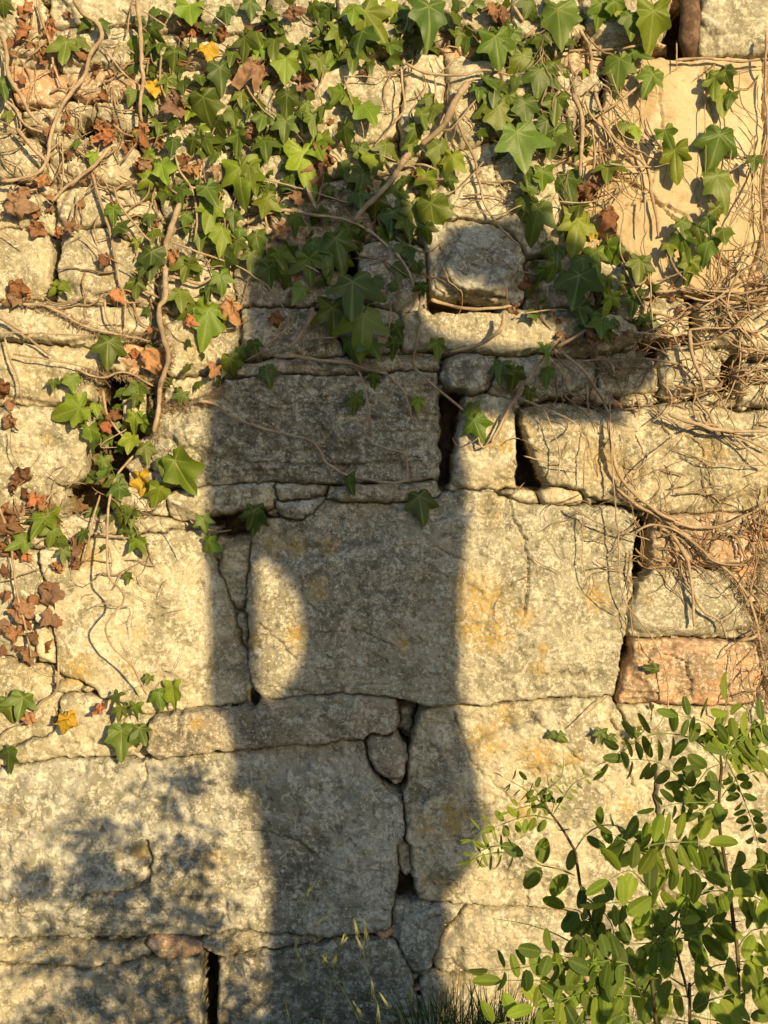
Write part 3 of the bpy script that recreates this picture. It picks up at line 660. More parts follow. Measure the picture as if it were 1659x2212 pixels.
# leaves read from the photograph: x, y, length, turn, kind in the coordinates of an enlarged ninth/twelfth of it
RG = {1: (0, 0), 2: (531, 0), 3: (1062, 0), 4: (0, 531), 5: (531, 531), 6: (1062, 531), 7: (0, 1062), 8: (531, 1062), 9: (1062, 1062)}
LV = {
1: '400,270,150,5,g 470,250,90,60,g 20,20,100,0,g 10,500,130,0,g 45,680,70,0,g 830,270,150,-8,l 600,145,90,50,g 530,130,80,-40,g 910,180,130,20,g 1140,50,170,0,l 1050,320,130,0,g 960,280,90,10,g 1080,420,70,0,g 1250,290,130,10,y 1320,420,170,5,g 1470,240,160,0,g 1540,290,90,0,l 1350,60,110,0,g 1600,130,150,20,g 1500,20,120,0,g 920,510,100,0,y 800,560,90,-20,g 880,590,110,20,g 1010,480,120,0,g 1100,500,110,20,g 1200,470,100,0,g 1150,660,90,-20,l 1220,600,200,0,g 1300,740,140,0,g 1400,680,110,0,g 1400,330,110,0,g 1450,570,100,0,g 1500,640,100,0,g 1580,700,120,0,g 950,740,90,0,g 1040,730,100,10,g 1040,850,120,0,g 950,800,80,0,g 1160,840,110,-10,g 1230,840,120,0,g 1430,820,150,0,g 1590,860,140,0,g 1440,1030,230,5,l 1290,930,90,0,g 890,920,90,0,l 970,1000,130,10,l 900,1080,100,-40,l 980,1130,100,0,l 1080,1140,140,0,g 1240,1140,160,20,g 1270,1250,180,-10,l 1330,1390,160,0,l 1520,1100,110,0,g 1610,1180,110,0,g 1400,1290,110,0,g 1420,1460,130,0,g 1440,1390,100,0,g 1340,1540,160,0,g 1200,1420,110,0,g 680,1260,110,0,l 700,1370,110,60,g 820,1450,60,0,l 900,1300,80,0,g 910,1530,180,10,g 1130,1590,150,0,g 1120,1300,100,0,g 560,930,70,0,l 460,860,90,-60,g 1200,770,90,0,l 920,1400,100,0,g 140,180,170,-10,o 170,50,110,0,o 290,170,150,10,o 150,1150,120,0,b 80,1230,180,20,b 200,1370,140,30,b 230,1280,100,0,o 860,790,170,15,o 850,1010,170,0,b 1170,1020,150,0,o 1290,1020,140,0,b 1540,430,230,10,b 660,820,120,0,o 440,1360,120,0,b 1040,1530,120,0,o 950,870,90,0,b 1500,780,120,0,b 1030,610,150,10,b 1150,190,110,0,o 1350,200,110,0,b 650,1560,100,0,b 590,760,90,0,o 540,860,90,0,o 280,1080,100,0,o 340,1400,80,0,o 1080,140,90,0,b 1130,640,80,0,b 400,770,80,40,b 270,300,90,0,b 420,920,80,0,b',
2: '720,90,250,25,l 650,60,150,0,l 1100,60,240,-14,g 1070,230,180,-8,g 990,90,150,0,g 260,80,150,0,b 330,490,130,0,b 180,240,160,0,g 240,370,160,0,l 330,300,120,0,g 440,370,140,20,g 470,430,200,38,l 700,200,170,0,g 650,330,150,0,g 560,190,150,0,g 860,270,110,0,g 740,380,90,0,g 580,560,130,-40,l 640,600,100,0,l 710,650,170,10,l 250,580,150,0,g 360,630,90,0,g 470,650,110,0,g 400,710,140,0,g 240,740,130,0,g 330,680,80,0,g 100,710,120,0,g 100,860,140,0,g 200,860,90,0,l 450,840,120,0,l 350,940,270,2,l 420,880,140,30,l 590,780,150,5,g 20,1010,150,0,g 1050,690,130,0,g 1130,650,130,0,g 1020,780,130,-20,g 690,900,130,10,g 730,950,120,0,l 840,880,130,0,g 800,1000,90,0,g 580,1000,110,0,g 700,1060,150,0,g 880,1150,180,0,g 960,1080,110,0,g 1000,870,90,0,g 1160,890,180,0,g 1240,950,160,-10,l 1080,1070,140,0,l 1220,1080,100,0,g 1110,1240,220,0,g 1170,1230,120,20,g 1330,230,110,0,g 1290,210,100,0,g 1500,240,190,0,l 1580,220,120,0,g 1630,350,100,0,g 1520,80,140,0,b 1100,590,100,0,g 1490,510,160,0,g 1440,480,120,0,g 1580,590,140,0,g 1520,660,210,0,g 1400,530,100,0,g 480,950,170,0,b 440,1040,180,0,b 1040,1050,150,0,b 720,430,90,0,b 120,1200,130,0,g 60,1090,120,0,l 300,1310,130,0,g 60,1420,140,0,g 200,1540,180,0,g 400,1470,150,0,g 540,1450,200,0,g 620,1390,160,0,g 680,1170,120,0,g 780,1220,170,0,g 880,1290,180,0,g 820,1390,130,0,g 960,1340,140,0,g 1000,1250,150,0,g 1080,1370,120,0,g 600,1560,120,0,g 140,1130,110,0,g 500,60,120,0,g 400,40,110,0,g 90,300,110,0,l 60,200,130,0,g 880,30,110,0,l 540,290,80,20,g 1100,1100,90,0,g 300,1180,110,0,b 230,1380,120,0,b',
3: '400,80,230,0,g 230,20,110,0,g 650,40,160,0,l 740,20,120,0,l 970,90,230,5,l 830,110,150,0,g 790,80,100,0,l 50,240,150,-10,l 130,200,130,0,g 190,350,190,20,g 300,350,100,0,g 290,440,180,0,g 370,400,110,0,g 90,360,40,0,y 770,370,200,-5,g 850,330,130,60,g 970,460,160,-15,l 1340,450,100,0,g 1340,480,150,10,l 1400,430,120,0,g 1370,580,150,0,l 1440,570,100,0,g 30,640,180,0,g 200,630,160,0,g 390,610,170,0,g 50,520,90,0,g 150,820,240,0,g 330,740,140,0,g 380,790,190,5,g 450,790,120,0,g 790,750,100,0,g 860,770,110,0,l 1040,800,150,10,l 1100,920,190,0,l 1370,830,220,0,g 1350,1070,210,20,g 560,430,60,0,l 700,1010,160,0,g 200,1030,130,0,g 310,1040,120,0,l 450,1080,190,25,g 210,1130,130,0,g 200,1200,130,0,g 280,1270,230,-5,g 520,1340,210,0,l 600,1390,80,0,y 530,1240,120,0,g 600,1160,200,10,b 700,1290,200,0,b 560,1120,130,0,b 640,1060,120,0,b 700,1490,160,0,l 620,1530,150,0,l 540,1560,140,0,g 340,1480,110,0,g 400,1500,110,0,g 890,1570,160,0,g 1140,1440,170,0,g 1140,1340,120,0,g 1350,1260,120,0,g 1240,1380,120,0,g 1300,1470,150,0,g 1200,1580,150,0,l 1390,1390,120,0,g 1580,960,90,0,g 1300,1330,110,0,g 1060,1480,90,0,g 30,60,110,0,b',
4: '350,250,90,-50,l 820,230,110,0,g 910,110,150,0,g 1130,120,140,0,g 1320,190,120,0,g 1260,260,100,0,g 1220,330,80,0,l 1080,290,140,0,g 1130,390,130,0,g 1250,410,230,0,l 1330,420,90,60,l 1390,370,200,0,o 1130,460,130,0,o 650,590,170,5,g 700,600,100,0,g 800,640,110,-20,o 880,690,220,10,o 920,620,100,0,g 1130,730,100,0,g 1380,690,140,0,g 1430,640,110,0,g 1290,740,130,0,b 430,800,110,0,g 320,820,80,0,g 830,850,120,0,g 820,910,80,0,g 480,990,200,-80,l 500,1040,80,0,l 570,960,80,0,l 810,1030,120,0,l 850,1050,110,0,l 540,1110,110,0,l 560,1180,100,0,g 790,1160,120,0,l 870,1210,120,0,g 1050,1310,230,14,l 980,1300,120,0,g 840,1400,130,0,y 960,1470,160,-15,l 690,1410,130,0,g 720,1460,120,0,g 640,1360,120,0,g 620,1290,100,0,g 900,1440,90,0,g 720,1590,110,0,g 790,1600,110,0,g 560,1600,110,0,g 300,1620,130,0,l 1100,900,90,0,g 50,1050,140,0,b 160,1390,150,0,b 220,1520,120,0,o 90,240,150,0,b 80,330,120,0,b 180,300,80,0,o 60,940,110,0,b 20,850,150,0,b 700,1020,100,0,b 620,1080,80,0,o 130,1600,160,0,b 40,1620,160,0,b 680,290,120,50,o 900,500,50,0,o 370,240,100,30,g',
5: '640,240,240,0,g 710,440,250,0,g 520,390,190,0,g 380,90,180,0,g 140,140,150,0,g 340,270,130,-30,g 620,590,140,0,g 750,590,150,0,g 900,490,100,20,g 890,590,120,0,g 1150,590,120,0,g 120,750,120,0,g 660,920,120,0,g 1040,930,90,0,l 1360,970,120,0,g 1370,1060,150,20,g 1040,1520,180,0,g 620,1400,110,0,g 770,790,110,0,g 50,590,100,0,g 160,440,110,0,b 1050,250,110,0,g 480,50,180,0,g 50,1600,130,0,g 30,60,130,0,g 200,40,130,0,g',
6: '530,200,220,0,g 380,110,130,0,g 320,150,110,0,g 720,320,150,0,l 860,310,160,0,g 900,110,130,0,g 690,220,140,0,g 520,380,140,0,g 610,420,120,0,g 660,470,130,0,g 690,530,80,0,g 320,620,120,0,l 340,750,120,0,g 140,760,140,0,g 60,730,120,0,g 230,880,90,0,g 220,250,170,0,b 130,380,120,0,b 600,530,150,0,b 1150,100,100,0,l 1200,160,120,0,l 430,200,110,0,g 800,220,110,0,g',
7: '270,170,170,-20,l 310,230,120,0,g 350,310,120,0,g 380,360,90,0,g 150,310,130,-60,l 730,150,130,0,g 790,130,100,0,g 760,210,100,0,g 500,250,90,0,g 820,300,120,10,l 1250,310,140,0,l 1220,170,90,0,g 770,500,70,0,g 630,330,50,0,g 900,1120,60,0,g 1040,1190,150,0,l 950,1220,120,0,g 400,1370,150,0,y 730,1450,190,0,g 840,1430,120,30,g 50,1270,140,0,g 140,1250,150,0,g 50,1570,150,0,g 810,1300,100,0,l 700,1230,100,0,g 60,210,220,0,b 240,60,110,0,o 150,380,90,0,o 440,380,150,0,b 350,450,100,0,o 260,610,170,0,b 100,720,190,0,b 40,820,140,0,b 160,970,140,0,b 610,1300,110,0,o 160,1360,110,0,b 310,750,110,0,b 200,640,110,0,b 90,840,110,0,b 20,350,130,0,b 200,870,110,0,b 730,1310,90,0,g',
8: '50,140,150,0,g 60,150,110,0,g',
9: '990,1070,80,-80,g 885,1420,50,0,g 960,1290,40,0,g'}
nleaf = 0
for rgn, txt in LV.items():
    ox, oy = RG[rgn]
    for it in txt.split():
        X, Y, L, rt, kd = it.split(','); X, Y, L, rt = float(X), float(Y), float(L), float(rt)
        k = 'b' if kd == 'o' else kd
        px, py = ox + .36 * X, oy + .36 * (Y - .10 * L); s_ = .36 * L * S * (1.06 if L > 180 else 1.0)
        if kd in 'bo': s_ *= R.uniform(.66, .95)
        o = bpy.data.objects.new('leaf', R.choice(LEAF[k])); COL.objects.link(o)
        par = ivy_o[own(px, py)]; o.parent = par
        off = .008 + s_ * R.uniform(.12, .5)
        if rgn == 3 and X > 950 or (rgn == 7 and 300 < X < 860 and Y > 1200): off = R.uniform(.022, .045)
        z = max(hsample(px, py), -.01) + off
        q = Quaternion((0, 1, 0), -math.radians(rt + (R.uniform(-14, 14) if kd not in 'bo' else R.uniform(-90, 90))))
        hg = 1 if L < 180 else .55
        ax = Quaternion((1, 0, 0), math.radians(hg * R.uniform(-42, 22))); az_ = Quaternion((0, 0, 1), math.radians(hg * R.uniform(-40, 38)))
        M = (az_ @ ax @ q).to_matrix().to_4x4(); fl = R.choice((-1, 1))
        o.matrix_local = Matrix.Translation(W(px, py, z) - par.location) @ M @ Matrix.Diagonal((s_ * fl * R.uniform(.9, 1.1), s_, s_, 1))
        v = R.uniform(.8, 1.4); t_ = R.uniform(.85, 1.2)
        o.color = (v * t_, v, v * .95, 1) if kd != 'o' else (1.45 * t_, 1.35, 1.25, 1)
        if kd == 'b': v = R.uniform(.6, 1.3); t_ = R.uniform(.9, 1.25); o.color = (v, v * t_, v * t_ * t_, 1)
        if kd == 'y': v = R.uniform(.65, .95); o.color = (v, v * .92, v, 1)
        nleaf += 1
print('ivy leaves', nleaf)
# small filler leaves and curled dry bits in the thick patches, one patch mesh per plant
def bits(par, n, rx, ry, kind, smin, smax, name, seed):
    rr = random.Random(seed); V = []; F = []; vein = []
    for _ in range(n):
        src = rr.choice(LEAF[kind]); nv = 1 + 72 * 9
        px, py = rr.uniform(*rx), rr.uniform(*ry); s_ = rr.uniform(smin, smax) * S
        z = max(hsample(px, py), -.02) + rr.uniform(.002, .014)
        q = Quaternion((0, 0, 1), math.radians(rr.uniform(-50, 50))) @ Quaternion((1, 0, 0), math.radians(rr.uniform(-50, 30))) @ Quaternion((0, 1, 0), math.radians(rr.uniform(-60, 60) if kind != 'b' else rr.uniform(-180, 180)))
        o3 = W(px, py, z) - par.location; b = len(V)
        for k in (0, 3, 6, 9):
            if k == 0: V.append(o3 + (q @ (src.vertices[0].co * s_))); vein.append(0)
            else:
                for a in range(0, 72, 4): V.append(o3 + (q @ (src.vertices[1 + (k - 1) * 72 + a].co * s_))); vein.append(0)
        F += [(b, b + 1 + (a + 1) % 18, b + 1 + a) for a in range(18)]
        for k in range(2): F += [(b + 1 + 18 * k + a, b + 1 + 18 * k + (a + 1) % 18, b + 19 + 18 * k + (a + 1) % 18, b + 19 + 18 * k + a) for a in range(18)]
    me = mesh_py(name, V, F); me.attributes.new('vein', 'FLOAT', 'POINT')
    o = bpy.data.objects.new(name, me); COL.objects.link(o); o.parent = par; me.materials.append({'g': M_IVY, 'l': M_IVYL, 'b': M_DEAD}[kind]); o['kind'] = 'stuff'
    o.color = (.85, .85, .85, 1)
bits(ivy_o[0], 40, (20, 300), (20, 480), 'b', 14, 28, 'dry_leaf_bits', 1)
bits(ivy_o[2], 70, (290, 720), (10, 420), 'g', 16, 34, 'small_leaves', 2)
bits(ivy_o[2], 26, (290, 720), (10, 500), 'b', 16, 30, 'dry_leaf_bits', 3)
bits(ivy_o[3], 40, (600, 930), (370, 620), 'g', 20, 42, 'small_leaves', 4)
bits(ivy_o[4], 46, (560, 1060), (0, 130), 'g', 20, 36, 'small_leaves', 5)
bits(ivy_o[5], 60, (1010, 1330), (0, 330), 'g', 18, 34, 'small_leaves', 6)
bits(ivy_o[7], 36, (1130, 1430), (560, 720), 'g', 18, 36, 'small_leaves', 7)
bits(ivy_o[7], 30, (1150, 1640), (600, 760), 'b', 10, 22, 'dry_leaf_bits', 8)
bits(ivy_o[8], 22, (0, 200), (1020, 1420), 'b', 18, 36, 'dry_leaf_bits', 9)
bits(ivy_o[8], 30, (170, 330), (820, 1180), 'g', 16, 30, 'small_leaves', 10)
bits(ivy_o[1], 22, (300, 520), (400, 860), 'g', 16, 30, 'small_leaves', 11)

# stems -------------------------------------------------------------
def tube_data(pts, r0, r1, sides=6, wob=.15, seed=0, V=None, F=None):
    V = [] if V is None else V; F = [] if F is None else F; b = len(V); n = len(pts)
    for i, p in enumerate(pts):
        t = (pts[min(n - 1, i + 1)] - pts[max(0, i - 1)])
        t = t.normalized() if t.length > 1e-9 else Vector((0, 0, 1))
        u = t.cross(Vector((.3, 1, .2))).normalized(); v = t.cross(u)
        r = r0 + (r1 - r0) * i / max(1, n - 1); r *= 1 + wob * mnoise.noise((i * .55, seed, 3.1)) * 1.6
        if i == 0 or i == n - 1: r *= .5
        for q in range(sides):
            a = 2 * math.pi * q / sides; rr_ = r * (1 + wob * mnoise.noise((i * .4, q * 1.7, seed)))
            V.append(p + u * rr_ * math.cos(a) + v * rr_ * math.sin(a))
    for i in range(n - 1):
        for q in range(sides): F.append((b + i * sides + q, b + i * sides + (q + 1) % sides, b + (i + 1) * sides + (q + 1) % sides, b + (i + 1) * sides + q))
    F.append(tuple(b + q for q in range(sides))[::-1]); F.append(tuple(b + (n - 1) * sides + q for q in range(sides)))
    return V, F
def catmull(P, step):
    out = []
    P = [P[0]] + list(P) + [P[-1]]
    for i in range(1, len(P) - 2):
        p0, p1, p2, p3 = P[i - 1], P[i], P[i + 1], P[i + 2]
        L = math.dist(p1, p2); n = max(1, int(L / step))
        for k in range(n):
            t = k / n
            out.append(tuple(.5 * (2 * b + (c - a) * t + (2 * a - 5 * b + 4 * c - d) * t * t + (3 * b - a - 3 * c + d) * t ** 3) for a, b, c, d in zip(p0, p1, p2, p3)))
    out.append(tuple(P[-2])); return out
def vine_pts(poly, r, lift, seed, step=9, wob=2.2):
    pts = catmull(poly, step); out = []; hs = [max(hsample(x, y), -.015) for x, y in pts]
    hs = [max(hs[max(0, i - 2):i + 3]) * .5 + .5 * sum(hs[max(0, i - 4):i + 5]) / len(hs[max(0, i - 4):i + 5]) for i in range(len(hs))]
    for i, (x, y) in enumerate(pts):
        x += wob * mnoise.noise((i * .35, seed, 0)); y += wob * mnoise.noise((i * .35, seed, 9))
        out.append(W(x, y, hs[i] + r * S * .7 + lift + .004 * mnoise.noise((i * .12, seed, 5))))
    return out
VN = {
1: [[(0,200),(40,300),(50,450),(130,580),(180,680),(250,750)],15,[(440,0),(490,70),(590,150),(610,230),(540,330),(510,450),(430,550),(350,680),(300,830),(290,930),(240,1030),(130,1070),(0,1090)],15,[(100,770),(190,880),(270,960),(290,1010)],15,[(820,0),(840,150),(850,380),(860,480),(840,620),(850,740)],15,[(660,880),(570,990),(480,1060),(390,1130),(310,1210)],13,[(550,1040),(600,1200),(660,1400),(700,1600),(720,1710),(750,1800),(750,1970)],11,[(1080,1220),(1000,1450),(980,1600),(990,1620),(990,1800),(960,1830),(955,1900),(980,2030),(1010,2150),(960,2320),(950,2470),(920,2600)],20,[(1020,1450),(1240,1530),(1430,1600),(1600,1715),(1700,1845),(1740,1880)],7,
  [(0,580),(90,650),(140,740),(270,800)],10,[(220,0),(250,120),(300,260),(330,420),(370,520)],9,[(640,310),(760,460),(830,500)],7,[(700,600),(760,740),(790,780)],6,[(370,830),(380,1000),(370,1140)],6,[(680,1120),(720,1230),(830,1370),(930,1470)],8,[(0,1380),(150,1480)],5,[(420,1320),(450,1220),(540,1140)],5,[(1050,930),(1080,1030),(1150,1130),(1180,1290),(1170,1450)],8,[(1200,30),(1300,110),(1370,160)],6,[(900,100),(1000,160),(760,0)],6,[(970,330),(960,480),(1000,600)],8,[(1480,520),(1560,640),(1650,720)],6,[(490,1400),(610,1520),(700,1570),(860,1659)],6,[(470,600),(490,760),(510,800)],5,[(0,830),(60,940),(100,990)],5],
4: [[(130,350),(300,370),(500,480),(700,530),(900,570)],10,[(0,440),(120,500),(200,580),(310,660)],10,[(0,520),(350,530),(560,540)],6,[(80,650),(330,690),(560,740)],6,[(1010,180),(1100,200),(1200,230),(1280,180)],10,[(620,870),(640,1000),(700,1100),(770,1170)],9,[(630,320),(640,430),(690,500)],8,[(30,550),(60,680),(110,800),(135,960)],7,[(450,740),(600,790),(760,760),(930,850)],8,[(850,260),(950,310)],12,[(800,1260),(700,1380),(660,1480)],9,[(60,1100),(70,1240),(130,1350)],4,[(1190,935),(1290,950),(1400,1030),(1560,1090),(1660,1115)],11,[(760,1100),(600,1200),(700,1210)],4],
5: [[(20,1070),(150,1110),(280,1140),(390,1170),(450,1240),(490,1310),(600,1370),(720,1400),(850,1420),(950,1410),(970,1350),(950,1250),(850,1220),(750,1180),(710,1100),(740,1000),(710,850),(670,740)],10,[(170,660),(350,670),(450,690),(600,700),(660,720),(850,770)],13,[(400,370),(380,450),(300,570),(240,620)],17,[(260,400),(240,500),(130,590),(90,640),(0,690)],8,[(870,330),(860,480),(800,620),(760,750)],6,[(1060,290),(1040,400),(1050,470),(1010,650),(1020,740),(1140,850),(1310,990)],11,[(1550,400),(1530,500),(1400,590),(1220,640)],15,[(850,770),(960,900),(1000,1070)],8,[(1110,320),(1230,360),(1400,380),(1600,360)],12,[(900,40),(980,160),(1005,250)],10,[(440,160),(300,80),(200,0)],6,[(1659,870),(1580,980),(1520,1130),(1420,1210),(1390,1120)],9,[(320,565),(560,545)],7,[(740,1000),(770,1170)],4,[(1040,185),(1120,200),(1200,260)],5,[(1240,1150),(1290,1210),(1400,1150)],5],
2: [[(1330,490),(1250,620),(1180,760),(1050,870)],24,[(990,920),(930,990),(860,1100),(700,1260),(650,1330)],21,[(960,380),(1090,440),(1300,450),(1420,420),(1580,450)],10,[(0,1340),(100,1290),(240,1260),(400,1290),(600,1320),(760,1400),(860,1490)],12,[(0,1240),(110,1280),(120,1400),(130,1540)],9,[(930,400),(940,520),(950,650),(880,750),(770,880)],8,[(1250,640),(1290,780),(1370,950),(1400,1100),(1450,1260),(1560,1400),(1650,1480)],10,[(940,1000),(1050,985),(1150,1020)],9,[(590,470),(640,620),(700,760),(705,860)],5,[(780,1200),(790,1300),(830,1400)],11,[(580,460),(720,460),(820,475)],5,[(960,0),(970,130),(930,230)],8,[(1200,260),(1180,300),(1215,275),(1280,290)],6,[(1250,350),(1180,420),(1130,330)],6,[(60,1060),(250,1110),(400,1150),(620,1220)],6,[(780,920),(840,940),(900,970)],6,[(1150,750),(1220,780),(1380,600)],8,[(1130,460),(1140,560),(1130,620)],7,[(1520,900),(1400,1000),(1300,1110),(1180,1180)],6,[(1659,1230),(1500,1290),(1380,1260),(1240,1230)],5,[(360,1120),(420,1250)],14,[(0,510),(60,620)],8],
3: [[(530,180),(590,300),(600,440),(640,620),(690,760),(780,880),(930,1000),(960,1180),(990,1300),(1000,1420)],13,[(490,560),(540,700),(540,860),(530,1060)],15,[(600,760),(620,900),(610,1020)],8,[(910,490),(780,600),(590,720)],9,[(1490,420),(1500,620),(1630,780)],5,[(1290,400),(1280,700),(1285,960),(1270,1160)],4,[(1440,900),(1420,1040)],6,[(1650,200),(1640,500),(1655,800),(1610,1100),(1640,1500)],8,[(130,30),(190,130)],13,[(270,165),(200,230)],12,[(1110,250),(1110,420)],6,[(390,250),(380,350)],10,[(420,310),(560,300),(700,300),(900,270)],9,[(1100,360),(1300,350),(1500,370),(1659,350)],10,[(740,700),(780,810),(930,860),(1040,880)],5,[(860,860),(920,980),(940,1060)],9,[(700,980),(830,1000),(960,1000)],7,[(650,1100),(720,1180),(790,1260),(770,1500),(840,1640)],6,[(400,1210),(560,1215),(740,1180)],6,[(560,560),(640,500),(720,560),(660,700)],6,[(560,600),(600,700),(700,800),(760,930)],8,[(720,440),(760,560),(850,680),(850,730)],5,[(920,1170),(920,1400)],7,[(970,1000),(1200,1010),(1400,1400)],3,[(1520,980),(1400,1040)],6,[(1480,760),(1560,860),(1600,1000)],5,[(1650,800),(1560,1100),(1450,1300),(1380,1500),(1350,1640)],7],
6: [[(700,860),(710,1010),(720,1250),(730,1400),(750,1659),(760,1720),(770,2000),(800,2130),(860,2220),(940,2320),(1020,2470),(1060,2680),(1030,2830),(880,3010),(680,3120)],6,[(1190,500),(1200,640),(1260,800),(1270,870)],14,[(700,1050),(750,1340),(850,1480),(1000,1600),(1100,1650)],13,[(980,280),(1200,260),(1450,290),(1659,250)],10,[(880,520),(1100,540),(1200,500),(1500,490)],8,[(950,160),(960,400),(980,560)],6,[(1060,1010),(1200,1060),(1400,1110),(1659,1110)],14,[(1250,1000),(1300,1080),(1500,1150),(1659,1230)],10,[(180,920),(330,980),(500,1070),(420,1150)],7,[(390,610),(580,500)],12,[(420,640),(560,760),(650,900),(710,1020)],10,[(550,1450),(560,1250),(580,1100)],5,[(400,1400),(400,1200),(300,950)],6,[(840,1420),(880,1340),(1000,1230),(1150,1120)],6,[(1190,1250),(1350,1300),(1659,1320)],6,[(190,1260),(380,1310),(560,1340)],5,[(150,890),(240,760),(420,540)],8,[(0,1180),(100,980),(200,820),(240,760)],8,[(1659,60),(1500,160),(1400,280),(1250,380)],8,[(1580,0),(1460,200),(1420,400),(1560,560)],7,[(1050,30),(1120,160),(1250,260),(1500,280)],8,[(1360,300),(1450,400),(1540,540),(1610,640)],7,[(780,90),(860,270),(920,380)],7,[(740,210),(890,230),(930,180)],9,[(200,405),(400,380),(500,400)],6,[(0,90),(120,110),(180,60)],5,[(1150,300),(1300,330),(1450,300),(1659,420)],7,[(1490,560),(1480,760),(1390,960)],6,[(920,680),(1080,700),(1180,740),(1260,830)],9,[(1020,820),(1080,900),(1060,980),(960,1060)],6,[(570,830),(580,1000)],9,[(540,690),(700,690),(740,780)],7,[(1160,1100),(1350,1080),(1560,1240),(1659,1330)],8],
9: [[(750,-20),(870,80),(1000,150),(1150,250),(1300,380),(1420,480),(1520,600),(1580,750),(1620,950),(1650,1050)],11,[(1080,260),(1160,380),(1200,560),(1215,810)],12,[(1210,600),(1260,710),(1370,780),(1410,880)],9,[(545,150),(545,350),(550,450),(590,580),(700,680),(800,740)],5,[(950,100),(1150,200),(1350,210),(1550,130),(1659,60)],12,[(1350,230),(1470,280),(1520,400)],9,[(1480,950),(1430,1180),(1385,1370)],5,[(860,240),(950,200),(1100,230),(1250,340),(1360,430),(1560,440)],8,[(480,90),(620,180),(760,230),(950,290)],6,[(620,300),(740,240)],4,[(1390,760),(1450,700)],3,[(1530,700),(1500,850)],4,[(830,720),(850,880)],6,[(1600,380),(1560,560),(1540,660),(1480,540)],6,[(1480,890),(1560,880),(1600,850)],12,[(1640,400),(1600,250),(1610,150)],7,[(880,860),(890,980)],5,[(480,1420),(600,1310),(700,1220)],5,[(1510,900),(1480,1280)],2.5],
7: [[(600,20),(560,160),(530,300),(505,430)],7,[(670,10),(680,200),(690,350),(710,500),(780,570),(790,650),(690,780),(720,900),(820,1020),(870,1140),(890,1210)],8,[(0,100),(60,300),(100,600),(150,800),(190,1000)],8,[(1140,170),(1180,200),(1290,240),(1390,230)],8,[(560,250),(700,270),(770,280)],9,[(810,110),(960,90),(1000,40)],6,[(820,260),(900,220),(960,190)],6,[(200,1340),(240,1270),(340,1190),(350,1020)],10,[(460,530),(520,560),(620,480)],4,[(540,700),(620,670),(700,690),(790,680)],4,[(0,1480),(60,1420),(140,1390)],6,[(790,770),(800,880)],3,[(700,700),(800,690),(790,760),(740,790)],3,[(1000,220),(1060,320),(1100,400)],4,[(320,0),(230,120)],6],
}
nst = 0
for rgn, L in VN.items():
    ox, oy = RG[rgn]
    for k in range(0, len(L), 2):
        poly = [(ox + .36 * a, oy + .36 * b) for a, b in L[k]]; r = L[k + 1] * .36 * (.95 if L[k + 1] > 6 else .85)
        mid = poly[len(poly) // 2]; par = ivy_o[own(*poly[0]) if rgn == 9 else own(*mid)]
        lift = R.uniform(.004, .011) + (.012 if r < 3 else .004) + (.016 if r > 4.5 else 0)
        if rgn == 7 and k == 0: lift = .022
        arc = .075 if rgn == 7 and k == 2 else 0
        pts = [p - par.location for p in vine_pts(poly, r, lift, nst)]
        for q_, p in enumerate(pts): p.y -= arc * math.sin(math.pi * q_ / len(pts)) ** .6
        V, F = tube_data(pts, r * S, r * S * .72, 7, .22, nst)
        o = link('stem', mesh_py('stem', V, F), None, M_BARK); o.parent = par
        nst += 1
print('stems', nst)
# root of the wall plant at the top right: thick dead stub between two stones
V, F = tube_data([WP(1478, -60, -.01), WP(1484, -10, .004), WP(1488, 40, .012), WP(1484, 90, .012), WP(1488, 128, .006)], .0165, .019, 12, .25, 5)
me = mesh_py('dead_stub', V, F); o = link('dead_stub', me, None, M_ROOTD)
tag(o, 'short thick dark dead ivy trunk stub wedged between the top right stones', 'stub')
def roots(par, n, rx, ry, rmin, rmax, lmin, lmax, seed, bias=None, lift=.012):
    rr = random.Random(seed); V = []; F = []
    for k in range(n):
        x, y = rr.uniform(*rx), rr.uniform(*ry); a = rr.uniform(0, 2 * math.pi) if bias is None else bias + rr.uniform(-.9, .9)
        L = rr.uniform(lmin, lmax); st = 8; pts = []; l0 = rr.uniform(.001, lift); curl = rr.uniform(-.05, .05)
        for i in range(int(L / st)):
            pts.append(W(x, y, max(hsample(x, y), -.02) * .7 + .3 * .01 + l0 + .003 * math.sin(i * .5)) - par.location)
            a += rr.gauss(0, .22) + curl; x += st * math.cos(a); y += st * math.sin(a)
        if len(pts) < 2: continue
        r = rr.uniform(rmin, rmax) * S; tube_data(pts, r, r * .45, 4, .2, k + seed, V, F)
    o = link('rootlets', mesh_py('rootlets', V, F), None, M_ROOT); o.parent = par; o['kind'] = 'stuff'
roots(ivy_o[7], 80, (1160, 1680), (590, 900), .8, 2.8, 60, 220, 1)
roots(ivy_o[7], 44, (1380, 1680), (600, 860), 1.6, 3.4, 100, 300, 2, .1, .03)
roots(ivy_o[7], 70, (1120, 1680), (850, 1250), .8, 1.9, 40, 180, 3)
roots(ivy_o[7], 34, (1610, 1680), (1050, 1500), 1.2, 3, 60, 200, 4, 1.6, .03)
roots(ivy_o[7], 40, (1350, 1560), (1030, 1250), 1.2, 2.6, 60, 200, 14, .8, .015)
roots(ivy_o[5], 110, (1150, 1400), (60, 420), .9, 2.4, 40, 180, 5, 1.5, .02)
roots(ivy_o[6], 46, (1540, 1680), (120, 640), .8, 2.0, 60, 220, 6, 1.6)
roots(ivy_o[0], 110, (-20, 320), (60, 420), .9, 3.4, 40, 170, 7)
roots(ivy_o[2], 60, (280, 720), (20, 420), 1, 3.2, 40, 170, 8, 1.5)
roots(ivy_o[3], 50, (560, 1150), (380, 680), .9, 3.0, 40, 170, 9)
